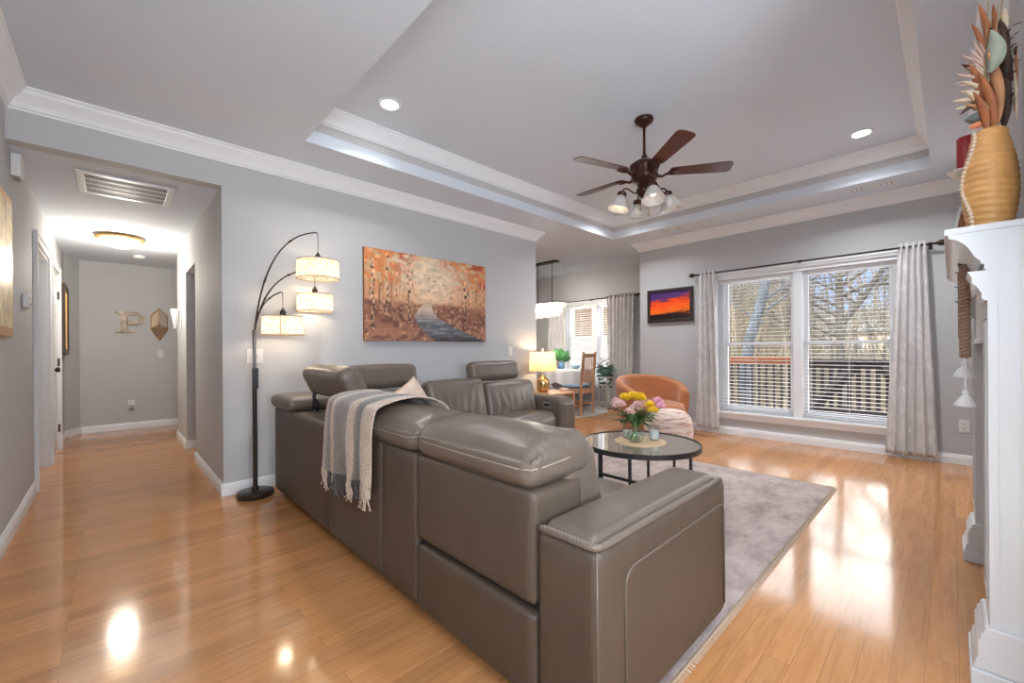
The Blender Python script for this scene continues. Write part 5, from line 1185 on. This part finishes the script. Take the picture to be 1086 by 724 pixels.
# plant stand with hydrangea by the window
PSX, PSY = 6.72, 4.50
ps = thing('plant_stand', 'pale wooden plant stand under the dining window', 'plant stand', (PSX, PSY, 0))
M_pale = mat('pale_stand', (0.62, 0.56, 0.50), 0.6)
MB().lathe([(0, 0.60), (0.15, 0.60), (0.15, 0.62), (0, 0.62)], (PSX, PSY, 0), 28).build('top', M_pale, ps, angle=40)
for k_ in range(4):
    a = PI/4+PI/2*k_; MB().tube([(PSX+0.12*math.cos(a), PSY+0.12*math.sin(a), 0.60), (PSX+0.13*math.cos(a), PSY+0.13*math.sin(a), 0.0)], 0.010, 8).build('leg', M_pale, ps)
hp = thing('potted_hydrangea', 'white flowering plant in a blue-green pot on the plant stand', 'potted plant', (PSX, PSY, 0.6205))
MB().lathe([(0, 0), (0.07, 0), (0.10, 0.06), (0.11, 0.13), (0.104, 0.13), (0.09, 0.06), (0, 0.03)], (PSX, PSY, 0.6205), 28).build('pot', mat('teal_pot', (0.16, 0.30, 0.31), 0.3), hp, smooth=True)
b = MB()
for i in range(110):
    a = random.uniform(0, 2*PI); dz = random.uniform(-0.9, 0.7); r = random.uniform(0.03, 0.12)
    leaf(b, (PSX+r*math.cos(a), PSY+r*math.sin(a), 0.75+random.uniform(-0.02, 0.08)), (math.cos(a), math.sin(a), dz), random.uniform(0.06, 0.14), random.uniform(0.012, 0.024), curl=random.uniform(0.2, 0.9))
for i in range(26):
    a = random.uniform(0, 2*PI)
    for q in range(5): leaf(b, (PSX+0.13*math.cos(a), PSY+0.13*math.sin(a), 0.72-q*0.07), (math.cos(a+q), math.sin(a+q), -0.8), 0.06, 0.014)
b.build('foliage', mat('blue_green_leaf', (0.07, 0.17, 0.09), 0.5, var=(20, 0.4)), hp, smooth=True)
for i in range(7):
    b = MB(); a = i*0.9; bloom(b, (PSX+0.09*math.cos(a), PSY+0.09*math.sin(a), 0.86+0.04*(i % 3)), 0.035, 22, 50+i); b.build('bloom', mat('white_petal', (0.8, 0.78, 0.74), 0.6), hp, smooth=True)

# ---- chandelier
chd = thing('crystal_chandelier', 'rectangular glowing crystal chandelier over the dining table', 'chandelier', (5.8, 5.18, ZC))
MB().box(5.74, 5.86, 4.88, 5.48, ZC-0.028, ZC-0.0005).build('canopy', M_bronze, chd, bevel=0.004)
for y in (5.01, 5.35): MB().tube([(5.8, y, ZC-0.03), (5.8, y, 1.985)], 0.0055, 8).build('rod', M_bronze, chd)
MB().box(5.66, 5.94, 4.79, 5.57, 1.975, 1.995).build('frame', M_bronze, chd, bevel=0.003)
M_cry = mat('lit_crystal', (0.62, 0.54, 0.42), 0.08, emit=((1.0, 0.80, 0.52), 0.25))
rows = [(0.0, 1.965, 0.0), (0.012, 1.935, 0), (0.028, 1.900, 0), (0.045, 1.865, 0), (0.062, 1.830, 0), (0.078, 1.795, 0), (0.09, 1.765, 0)]
for ri, (ins, z, _) in enumerate(rows):
    b = MB(); x0, x1, y0, y1 = 5.665+ins, 5.935-ins, 4.795+ins, 5.565-ins; st = 0.026
    pts = [(x0, y0+st*i) for i in range(int((y1-y0)/st)+1)]+[(x1, y0+st*i) for i in range(int((y1-y0)/st)+1)]+[(x0+st*i, y0) for i in range(1, int((x1-x0)/st))]+[(x0+st*i, y1) for i in range(1, int((x1-x0)/st))]
    for (x, y) in pts: b.lathe([(0, -0.019), (0.009, -0.006), (0.009, 0.006), (0, 0.016)], (x, y, z+random.uniform(-.003, .003)), 6)
    o = b.build('crystal_row', M_cry, chd)
b = MB()
for i in range(24): b.lathe([(0, -0.03), (0.010, -0.012), (0.0, 0.012)], (5.8+random.uniform(-0.04, 0.04), 4.90+0.56*i/23, 1.745), 6)
b.build('crystal_drops', M_cry, chd)
for y in (4.95, 5.18, 5.41): MB().lathe([(0, 1.83), (0.02, 1.85), (0.022, 1.88), (0.01, 1.92)], (5.8, y, 0), 12).build('bulb', M_bulb, chd, smooth=True)
for y in (4.98, 5.38): point('chandelier_light', (5.8, y, 1.87), 62, (1, 0.92, 0.80), 0.05)

# ================================================================== FIREPLACE MANTEL
fm = thing('fireplace_mantel', 'tall white fireplace mantel on the right wall', 'fireplace mantel', (2.8, YF, 0))
MX0, MX1 = 2.10, 3.47
MB().box(MX0, MX1, YF, 0.015, 1.512, 1.535).build('shelf', M_mantel, fm, bevel=0.003)
prof = [(YF, 1.512), (0.004, 1.512), (0.004, 1.500), (-0.004, 1.498), (-0.012, 1.494), (-0.022, 1.487), (-0.033, 1.475), (-0.042, 1.462), (-0.049, 1.446), (-0.056, 1.430), (-0.064, 1.420), (-0.070, 1.414), (-0.070, 1.404), (-0.078, 1.402), (-0.078, 1.385), (-0.084, 1.380), (YF, 1.380)]
MB().prism(prof, 'x', MX0, MX1).build('cornice', M_mantel, fm)
MB().box(MX0+0.21, MX1-0.21, YF, -0.090, 1.14, 1.379).build('frieze', M_mantel, fm, bevel=0.002)
b = MB(); b.prism([(YF, 1.14), (-0.082, 1.14), (-0.082, 1.155), (-0.088, 1.165), (YF, 1.165)], 'x', MX0+0.21, MX1-0.21); b.build('architrave', M_mantel, fm)
for (a, c_) in ((MX0, MX0+0.20), (3.27, MX1)):
    p_ = MB(); p_.box(a, c_, YF, -0.084, 0, 1.38); po = p_.build('pilaster', M_mantel, fm, bevel=0.002)
    q = MB()
    q.box(a-0.03, c_+0.03, YF, -0.040, 0, 0.055).prism([(YF, 0.055), (-0.044, 0.055), (-0.047, 0.068), (-0.050, 0.075), (-0.050, 0.085), (-0.056, 0.095), (-0.056, 0.15), (-0.062, 0.158), (-0.062, 0.172), (-0.070, 0.182), (-0.070, 0.192), (-0.078, 0.20), (YF, 0.20)], 'x', a-0.02, c_+0.02)
    q.build('plinth', M_mantel, po, bevel=0.004)
    q = MB(); q.prism([(YF, 1.28), (-0.078, 1.28), (-0.072, 1.29), (-0.072, 1.305), (-0.060, 1.33), (-0.050, 1.34), (-0.050, 1.36), (-0.040, 1.38), (YF, 1.38)], 'x', a-0.004 if a > 2.2 else a-0.0015, c_+0.004); q.build('capital', M_mantel, po)
    q = MB()
    for (x0, x1, z0, z1) in ((a+0.03, a+0.034, 0.28, 1.22), (c_-0.034, c_-0.03, 0.28, 1.22), (a+0.03, c_-0.03, 0.28, 0.284), (a+0.03, c_-0.03, 1.216, 1.22)): q.box(x0, x1, -0.084, -0.080, z0, z1)
    q.build('moulding', M_mantel, po)
# near end panel line
q = MB(); q.box(MX0-0.003, MX0, -0.112, -0.108, 0.26, 1.36).box(MX0-0.003, MX0, -0.108, -0.086, 0.26, 0.264).box(MX0-0.003, MX0, -0.108, -0.086, 1.356, 1.36); q.build('end_moulding', M_mantel, fm)
MB().box(MX0+0.20, 2.40, YF, -0.14, 0, 1.14).box(3.17, 3.27, YF, -0.14, 0, 1.14).box(2.40, 3.17, YF, -0.14, 0.78, 1.14).build('surround', mat('stone_surround', (0.55, 0.54, 0.52), 0.3, var=(4, 0.1)), fm)
MB().box(2.40, 3.17, YF, YF+0.01, 0, 0.78).build('firebox', M_dark, fm)

# items on the mantel
MZ = 1.5355
vs_ = thing('ribbed_vase', 'honey-coloured ribbed carved vase on the near end of the mantel', 'vase', (2.36, -0.105, MZ))
def vw(t, z): return 1+0.022*math.sin(z*255+1.5*math.sin(t*2))
prof = [(0, 0), (0.050, 0.0), (0.060, 0.006)]+[(0.060+0.034*math.sin(PI*min(1, (i/110)*0.98+0.05)), 0.006+0.375*i/110) for i in range(111)]+[(0.045, 0.392), (0.035, 0.396), (0.03, 0.385), (0, 0.38)]
M_honey = mat('honey_wood', (0.70, 0.36, 0.12), 0.38, bump=(18, 0.5), var=(6, 0.25))
MB().lathe(prof, (2.36, -0.103, MZ), 40, ex=0.9, ey=0.78, wob=vw).build('vase_body', M_honey, vs_, smooth=True)
b = MB()
for i in range(26):
    t = i/25; z = MZ+0.01+0.37*t; r = (0.060+0.034*math.sin(PI*min(1, t*0.98+0.05)))
    a = math.radians(118+12*math.sin(t*9)); b.lathe([(0, -0.010), (0.010, 0), (0, 0.010)], (2.36+r*math.cos(a), -0.105+r*0.80*math.sin(a), z), 7)
b.build('ruffled_edge', mat('pale_shell', (0.80, 0.62, 0.46), 0.5, bump=(60, 0.5)), vs_, smooth=True)
db = thing('dried_bouquet', 'dried leaf and feather bouquet standing in the ribbed vase', 'dried flowers', (2.36, -0.105, MZ+0.37))
B0 = Vector((2.36, -0.105, MZ+0.36))
def dl(name, colname, col, d, L, w_, off=(0, 0, 0), curl=0.2, up=(0.6, -0.6, 0.2), lab=None, rough=0.6):
    b = MB(); p = B0+Vector(off); leaf(b, p, d, L, w_, up=up, curl=curl, n=10)
    o = b.build(name, mat(colname, col, rough, var=(12, 0.25)), db, smooth=True, solid=0.002, label=lab)
rust = ('rust_leaf', (0.42, 0.14, 0.05)); brown = ('brown_leaf', (0.075, 0.035, 0.02)); tanl = ('tan_leaf', (0.55, 0.26, 0.12)); pink = ('pink_feather', (0.70, 0.50, 0.42)); cream = ('cream_leaf', (0.82, 0.68, 0.48)); sage = ('sage_leaf', (0.42, 0.48, 0.38)); grey = ('grey_leaf', (0.16, 0.19, 0.18)); coral = ('coral_leaf', (0.80, 0.30, 0.15))
RD = random.Random(44)
# upright rust leaves, pale tips between them
for (d, L, w_, off) in (((0.0, 0.05, 1), 0.20, 0.013, (0, 0.0, 0.31)), ((0.05, -0.10, 1), 0.19, 0.012, (0, -0.005, 0.30)), ((0.0, 0.16, 1), 0.15, 0.010, (0, 0.008, 0.30)), ((0.1, 0.0, 1), 0.22, 0.022, (0, -0.005, 0.16)), ((0, 0.12, 1), 0.20, 0.018, (-0.01, 0.012, 0.10))):
    dl('leaf', *rust, d, L, w_, off, 0.12, lab='rust leaf')
dl('leaf', *cream, (0.05, -0.20, 1), 0.15, 0.020, (0.0, -0.012, 0.32), 0.05, lab='cream leaf')
# long tan and rust blades wrapped round the stems down into the vase
dl('leaf', *rust, (0.0, 0.0, 1), 0.24, 0.020, (-0.02, -0.004, 0.0)); dl('leaf', *tanl, (0.0, -0.05, 1), 0.26, 0.020, (-0.025, -0.016, 0.04), lab='tan leaf'); dl('leaf', *rust, (0.02, 0.06, 1), 0.16, 0.016, (-0.02, 0.010, 0.02))
# dark brown seed mass on the wall side
for i in range(7): dl('leaf', *brown, (RD.uniform(-.1, .1), -0.04+0.05*RD.random(), 1), 0.17+0.05*RD.random(), 0.022, (0.02*RD.random(), -0.035+0.012*RD.random(), 0.03+0.035*i), 0.06, lab='dark brown leaf')
dl('leaf', *tanl, (0.0, -0.03, 1), 0.24, 0.006, (0.0, -0.058, 0.08), 0.02); dl('leaf', *cream, (0.0, 0.02, 1), 0.20, 0.005, (-0.01, -0.062, 0.05), 0.02)
dl('leaf', *brown, (-0.05, 0.55, -0.75), 0.12, 0.012, (0, 0.0, 0.20)); dl('leaf', *brown, (-0.02, 0.5, 0.8), 0.11, 0.012, (0, 0.0, 0.22))
dl('leaf', *sage, (-0.25, -0.25, 1), 0.13, 0.032, (-0.05, 0.002, 0.225), 0.35, lab='sage green leaf')
for i in range(22):
    t = i/21; dl('feather', *pink, (0.15*math.sin(i*2.1), 0.62-0.25*t+0.08*RD.gauss(0, 1), 0.22+1.0*t), 0.075+0.03*RD.random(), 0.0045, (-0.012+0.01*RD.random(), 0.006, 0.21+0.09*t), 0.15*RD.uniform(-1, 1), lab='pale pink feather')
for i in range(7): dl('leaf', *cream, (0.1*math.cos(i), 0.8-0.10*i, 0.15+0.15*i), 0.085+0.01*(i % 2), 0.009, (-0.005, 0.004, 0.135+0.012*i), 0.12, lab='cream leaf')
dl('leaf', *tanl, (0, 0.55, 0.55), 0.075, 0.010, (-0.01, 0.004, 0.10)); dl('leaf', *cream, (0, 0.35, 0.9), 0.13, 0.011, (-0.02, 0.0, 0.08))
dl('leaf', *grey, (0.0, 1.0, 0.25), 0.060, 0.020, (0, 0.006, 0.085), 0.3, lab='grey green leaf'); dl('leaf', *coral, (-0.1, 0.8, -0.12), 0.052, 0.012, (0, 0.006, 0.068), lab='coral leaf'); dl('leaf', *coral, (0, 0.75, 0.35), 0.05, 0.009, (0, 0.008, 0.13))
dl('leaf', *cream, (0, 0.6, -0.9), 0.06, 0.004, (0, 0.006, 0.06))
b = MB()
for i in range(16): a = i*2.4; b.tube([tuple(B0+Vector((0.008*math.cos(a), 0.008*math.sin(a), -0.05))), tuple(B0+Vector((0.022*math.cos(a), 0.018*math.sin(a), 0.28))), tuple(B0+Vector((0.026*math.cos(a), 0.018*math.sin(a)-0.012, 0.36+0.010*i)))], 0.0016, 5)
b.build('stems', mat('dried_twig', (0.4, 0.28, 0.14), 0.8), db)
b = MB()
for i in range(140):
    a = RD.uniform(0, 2*PI); zz = RD.uniform(0.10, 0.40); leaf(b, B0+Vector((RD.uniform(-.02, .03), -0.03+RD.uniform(-.03, .03), zz)), (math.cos(a), math.sin(a)*0.8, RD.uniform(0, 1)), 0.022, 0.004)
sh_ = b.build('seed_heads', mat('brown_leaf', (0.075, 0.035, 0.02), 0.6), db); sh_['kind'] = 'stuff'
cs = thing('candle_stand', 'cream candlestick with a scalloped dish behind the ribbed vase', 'candle holder', (2.78, -0.050, MZ))
MB().lathe([(0, 0), (0.040, 0), (0.042, 0.01), (0.02, 0.03), (0.012, 0.08), (0.018, 0.18), (0.011, 0.28), (0.022, 0.34), (0.045, 0.366), (0.062, 0.380), (0.060, 0.384), (0.03, 0.374), (0, 0.372)], (2.78, -0.055, MZ), 30, wob=lambda t, z: 1+(0.06*math.sin(t*8) if z > 0.36 else 0)).build('stand_body', mat('cream_ceramic', (0.75, 0.66, 0.58), 0.4), cs, smooth=True)
MB().lathe([(0.03, 0.374), (0.034, 0.373), (0.032, 0.380)], (2.78, -0.055, MZ), 20).build('cup', mat('cream_ceramic', (0.75, 0.66, 0.58), 0.4), cs)
cd = thing('red_candle', 'dark red pillar candle on the cream candlestick', 'candle', (2.78, -0.055, MZ+0.381))
MB().lathe([(0, 0), (0.034, 0), (0.034, 0.145), (0.030, 0.15), (0, 0.146)], (2.78, -0.055, MZ+0.381), 28).build('wax', mat('red_wax', (0.34, 0.012, 0.015), 0.35, bump=(30, 0.2)), cd, angle=50)
MB().tube([(2.78, -0.055, MZ+0.525), (2.781, -0.055, MZ+0.541)], 0.0015, 5).build('wick', M_dark, cd)
fr_ = thing('leaning_frame', 'white faced wooden plaque leaning behind the vase on the mantel', 'picture frame', (2.68, -0.03, MZ))
A = Matrix.Translation((2.62, 0.0, MZ)) @ Matrix.Rotation(math.radians(10), 4, 'X')
b = MB(); b.box(0, 0.16, -0.034, -0.004, 0.002, 0.175, M=A); b.build('wood_block', mat('walnut_block', (0.28, 0.10, 0.04), 0.5), fr_, bevel=0.002)
b = MB(); b.box(-0.002, 0.162, -0.004, 0.006, 0.002, 0.19, M=A); b.build('white_face', M_white, fr_, bevel=0.002)
# macrame garland hanging from the mantel
gl = thing('bead_garland', 'twisted brown rope garland with white tassels hanging from the mantel front', 'garland', (2.52, -0.035, 0.88))
M_rope = mat('jute_rope', (0.34, 0.22, 0.16), 0.85, bump=(60, 0.6))
for (x, y, z0, z1) in ((2.50, -0.040, 1.085, 1.455), (2.56, -0.038, 1.165, 1.43)):
    b = MB(); n_ = int((z1-z0)/0.030)
    for sg in (0, PI):
        pts = [(x+0.011*math.cos(t*0.105*PI/0.5+sg), y+0.011*math.sin(t*0.105*PI/0.5+sg), z0+(z1-z0)*t/120) for t in range(121)]
        b.tube(pts, 0.0075, 7)
    b.build('rope', M_rope, gl, smooth=True)
M_tas = mat('white_cotton', (0.82, 0.82, 0.82), 0.9)
for (x, y, z, zr) in ((2.50, -0.040, 0.905, 1.085), (2.56, -0.038, 1.02, 1.165)):
    MB().tube([(x, y, zr), (x, y, z+0.045)], 0.0045, 6).build('cord', M_tas, gl)
    MB().lathe([(0, 0.048), (0.010, 0.044), (0.012, 0.034), (0.008, 0.028), (0.012, 0.022), (0.020, 0.010), (0.030, -0.010), (0.034, -0.020), (0, -0.020)], (x, y, z), 30, wob=lambda t, zz: 1+(0.10*math.sin(t*11) if zz < 0.02 else 0)).build('tassel', M_tas, gl, smooth=True)
b = MB()
for i in range(6):
    zz = 1.44-0.03*i; leaf(b, (2.50, -0.036, zz), (0.3, 0.25 if i % 2 else 0.1, 0.35), 0.05, 0.010)
b.build('leaf_sprig', mat('grey_leaf', (0.16, 0.19, 0.18), 0.6), gl, smooth=True)

# ================================================================== OUTSIDE
struct(MB().box(7.2, 60, -45, 55, -1.35, -1.25).build('ground', mat('leaf_litter', (0.10, 0.078, 0.05), 0.95, bump=(3, 1.0), var=(1.5, 0.35))), 'leaf covered ground sloping off below the deck')
M_dk = mat('dark_and_shaded_wood', (0.022, 0.013, 0.012), 0.7, var=(6, 0.3)); M_rail_lit = mat('sunlit_rail_orange', (0.30, 0.095, 0.025), 0.6, var=(6, 0.15))  # railings: sun painted as orange, shade as dark; deck boards are dark wood
dk = thing('deck', 'dark stained wooden deck outside the big window', 'deck', (7.6, 1, -0.20))
b = MB(); x = 6.04
while x < 8.52:
    b.box(x, x+0.135, -3.0, 3.14 if x < 7.22 else 6.0, -0.16, -0.125); x += 0.141
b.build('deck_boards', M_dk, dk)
b = MB()
for y in (-2.9, 0.0, 3.0, 5.9): b.box(7.25 if y > 3 else 6.1, 8.5, y-0.04, y+0.04, -0.30, -0.161)
for y in (-2.9, 0.0, 3.0, 5.9): b.box(8.3, 8.4, y-0.045, y+0.045, -1.25, -0.30)
b.build('joists', M_dk, dk)
RX = 8.42
rl = thing('sunlit_tone_railing', 'deck railing with sunlight painted in as orange, outside the left half of the window', 'railing', (RX, 3.2, -0.125))
MB().box(RX-0.07, RX+0.07, 1.86, 6.0, 0.93, 0.967).box(RX-0.02, RX+0.02, 1.86, 6.0, 0.85, 0.93).build('top_rail', M_rail_lit, rl, bevel=0.003)
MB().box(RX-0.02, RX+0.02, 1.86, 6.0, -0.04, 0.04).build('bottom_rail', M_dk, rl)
for y in (1.80, 2.98, 4.6, 5.95): MB().box(RX-0.045, RX+0.045, y-0.045, y+0.045, -0.125, 0.99).build('post', M_rail_lit, rl, bevel=0.004)
nb = 0; y = 1.92
while y < 5.9:
    if not any(abs(y-q) < 0.07 for q in (2.98, 4.6)): MB().box(RX-0.016, RX+0.016, y-0.016, y+0.016, 0.04, 0.85).build('baluster', M_dk, rl); nb += 1
    y += 0.115
r2_ = thing('shaded_tone_railing', 'railing with diagonal braces, shade painted in as dark brown, outside the right half of the window', 'railing', (RX, 0, -0.125))
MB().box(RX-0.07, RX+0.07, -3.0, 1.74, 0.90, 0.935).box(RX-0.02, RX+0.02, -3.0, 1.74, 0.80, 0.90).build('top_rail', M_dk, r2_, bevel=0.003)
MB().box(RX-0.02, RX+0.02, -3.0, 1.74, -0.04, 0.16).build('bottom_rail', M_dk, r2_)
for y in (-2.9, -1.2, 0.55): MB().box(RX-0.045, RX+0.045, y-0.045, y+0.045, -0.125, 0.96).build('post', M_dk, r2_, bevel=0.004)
y = -2.8
while y < 1.7:
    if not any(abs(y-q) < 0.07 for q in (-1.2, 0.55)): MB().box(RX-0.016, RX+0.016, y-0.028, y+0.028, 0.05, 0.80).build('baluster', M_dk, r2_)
    y += 0.115
for (a, c_) in (((1.66, 0.05), (1.02, 0.84)), ((0.10, 0.05), (0.72, 0.84))):
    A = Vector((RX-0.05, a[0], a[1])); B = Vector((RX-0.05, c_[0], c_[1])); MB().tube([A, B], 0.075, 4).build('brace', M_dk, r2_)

# trees
M_bark = [mat('grey_bark', (0.060, 0.054, 0.045), 0.95, bump=(20, 0.6), var=(3, 0.35)), mat('pale_bark', (0.17, 0.145, 0.105), 0.95, bump=(20, 0.6), var=(3, 0.3)), mat('blue_grey_bark', (0.050, 0.062, 0.074), 0.95, bump=(14, 0.7), var=(4, 0.3))]
def grow(mb, p, d, L, r, lev, rnd, seg=5, n=6, twig=3):
    pts = [p.copy()]; rs = [r]; q = p.copy(); dd = d.copy()
    for i in range(seg):
        dd = (dd+Vector((rnd.gauss(0, .09), rnd.gauss(0, .09), rnd.gauss(0.02, .05)))*(1.0 if lev else 0.45)).normalized(); q = q+dd*L/seg; pts.append(q.copy()); rs.append(r*(1-0.62*(i+1)/seg))
    mb.tube(pts, rs, n if lev < 2 else 4, cap=False)
    if lev >= twig: return
    k = [8, 6, 5][min(lev, 2)]
    for i in range(k):
        t = rnd.uniform(0.35 if lev == 0 else 0.2, 0.98); f = t*seg; j = min(int(f), seg-1); o = pts[j].lerp(pts[j+1], f-j); a = rnd.uniform(0, 2*PI)
        dr = (pts[j+1]-pts[j]).normalized(); s_ = dr.cross(Vector((math.cos(a), math.sin(a), 0.3))).normalized()
        nd = (dr*rnd.uniform(0.4, 0.9)+s_*rnd.uniform(0.6, 1.0)+Vector((0, 0, 0.15))).normalized()
        grow(mb, o, nd, L*rnd.uniform(0.32, 0.55), rs[j]*rnd.uniform(0.35, 0.55), lev+1, rnd, 4, 5, twig)
protos = []
for i in range(6):
    rnd = random.Random(100+i); b = MB(); H_ = rnd.uniform(8, 11)
    grow(b, Vector((0, 0, 0)), Vector((rnd.gauss(0, .04), rnd.gauss(0, .04), 1)).normalized(), H_, rnd.uniform(0.045, 0.085), 0, rnd, 7, 7)
    me = bpy.data.meshes.new('bare_tree'); me.from_pydata([tuple(v) for v in b.v], [], b.f); me.materials.append(M_bark[i % 2]); me.shade_smooth(); protos.append(me)
rnd = random.Random(5); cnt = 0; spots = []
def treeobj(me, loc, rz, sc, label, group=None):
    o = bpy.data.objects.new('bare_tree', me); COL.objects.link(o); o.location = loc; o.rotation_euler = (0, 0, rz); o.scale = (sc, sc, sc); tag(o, label, 'tree', group); return o
while cnt < 84:
    x = rnd.uniform(11.5, 30); ang = rnd.uniform(0.02, 0.44); y = x*ang
    if any((x-a)**2+(y-c)**2 < 0.8 for a, c in spots): continue
    if x < 18 and (0.10 < ang < 0.18 or ang < 0.14): continue
    spots.append((x, y)); treeobj(protos[cnt % 6], (x, y, -1.25), rnd.uniform(0, 6), (2.35+0.15*x)/9.5*rnd.uniform(0.85, 1.1), 'slender bare tree in the woods beyond the deck railing', 'bare trees in the woods beyond the deck'); cnt += 1
# the two trees that stand out
b = MB(); rnd = random.Random(11)
bp_ = Vector((11.6, 3.62, -1.25)); b.tube([bp_, bp_+Vector((0, 0, 1.5)), bp_+Vector((0.0, -0.12, 2.6)), bp_+Vector((0, -0.42, 3.6)), bp_+Vector((0, -0.56, 4.4)), bp_+Vector((0, -0.66, 5.4))], [0.17, 0.14, 0.125, 0.115, 0.105, 0.08], 12, cap=False)
for i in range(4): grow(b, bp_+Vector((0, -0.45-0.03*i, 3.0+0.3*i)), Vector((rnd.uniform(-.5, .5), rnd.choice((-1, 1)), 0.7)).normalized(), 2.0, 0.03, 1, rnd)
tag(b.build('tree_trunk', M_bark[2], smooth=True), 'thick blue-grey leaning tree in the left half of the window', 'tree')
b = MB(); rnd = random.Random(12); bp_ = Vector((13.2, 1.87, -1.25))
b.tube([bp_, bp_+Vector((0, 0.02, 1.5)), bp_+Vector((0, 0.05, 3.2)), bp_+Vector((0, 0.06, 4.4)), bp_+Vector((0, 0.12, 5.6))], [0.12, 0.095, 0.085, 0.07, 0.05], 10, cap=False)
b.tube([bp_+Vector((0, 0.05, 2.9)), bp_+Vector((0, -0.35, 3.5)), bp_+Vector((0, -0.85, 4.4)), bp_+Vector((0, -1.05, 5.0))], [0.065, 0.058, 0.05, 0.03], 8, cap=False)
for i in range(10): grow(b, bp_+Vector((0, 0.05, 2.4+0.25*i)), Vector((rnd.uniform(-.5, .5), rnd.choice((-1, 1))*1.0, 0.6)).normalized(), 2.2, 0.045, 1, rnd)
for i in range(6): grow(b, bp_+Vector((0, -0.35-0.14*i, 3.4+0.2*i)), Vector((rnd.uniform(-.5, .5), rnd.choice((-1, 1)), 0.7)).normalized(), 1.6, 0.035, 1, rnd)
tag(b.build('tree_trunk', M_bark[0], smooth=True), 'dark forked tree in the right half of the window', 'tree')
# thicket of brush: nobody could count it
b = MB(); rnd = random.Random(21)
for i in range(8500):
    x = rnd.uniform(14, 34); an = rnd.uniform(0.0, 0.47); y = x*an; h = rnd.uniform(1.0, 3.3)*(1.9 if an > 0.20 else 0.72)*(x/24)
    p = Vector((x, y, -1.25)); dx, dy = rnd.gauss(0, .3), rnd.gauss(0, .5)
    b.tube([p, p+Vector((dx*0.4, dy*0.4, h*0.5)), p+Vector((dx, dy, h))], [0.018, 0.012, 0.004], 3, cap=False)
    if rnd.random() < 0.8:
        q = p+Vector((dx*0.4, dy*0.4, h*0.5)); b.tube([q, q+Vector((rnd.gauss(0, .3), rnd.gauss(0, .5), h*0.4))], [0.010, 0.003], 3, cap=False)
tag(b.build('undergrowth', mat('brush', (0.21, 0.175, 0.12), 0.95, var=(0.6, 0.45))), 'tan undergrowth of twigs filling the woods beyond the deck', 'undergrowth', kind='stuff')
# distant houses seen through the trees
M_sid = mat('beige_siding', (0.34, 0.30, 0.23), 0.8); M_roof = mat('grey_roof', (0.11, 0.11, 0.10), 0.9); M_hw = mat('house_window', (0.10, 0.12, 0.14), 0.2)
def house(x, y0, y1, zt, zr, label):
    t = thing('house', label, 'house', (x, (y0+y1)/2, -1.25))
    MB().box(x, x+8, y0, y1, -1.25, zt).build('walls', M_sid, t)
    MB().prism([(x-0.6, zt), (x+8.6, zt), (x+4, zr)], 'y', y0-0.5, y1+0.5).build('roof', M_roof, t)
    n_ = int((y1-y0)/1.7)
    for i in range(n_):
        yy = y0+0.8+i*(y1-y0-1.6)/max(1, n_-1)
        w_ = MB().box(x-0.05, x+0.02, yy-0.35, yy+0.35, zt-1.5, zt-0.5).build('window', M_white, t); MB().box(x-0.07, x-0.05, yy-0.28, yy+0.28, zt-1.43, zt-0.57).build('pane', M_hw, w_)
house(42, 0.5, 9.5, 2.35, 4.4, 'beige house with grey roof seen through trees in the right half of the window')
house(46, 12.5, 19.5, 2.2, 3.9, 'pale house far behind the trees in the left half of the window')
# neighbouring house seen through the dining window
nh = thing('neighbour_house', 'brown sided neighbouring house outside the dining window', 'house', (13.5, 10, -1.25))
M_brn = mat('brown_siding', (0.12, 0.082, 0.048), 0.8, var=(5, 0.3))
MB().box(13.0, 19, 6.9, 15, -1.25, 6.0).build('walls', M_brn, nh)
b = MB(); z = -1.2
while z < 6.0: b.box(12.975, 13.0, 6.9, 15, z, z+0.02); z += 0.18
b.build('siding_lines', mat('siding_shadow', (0.06, 0.04, 0.025), 0.8), nh)
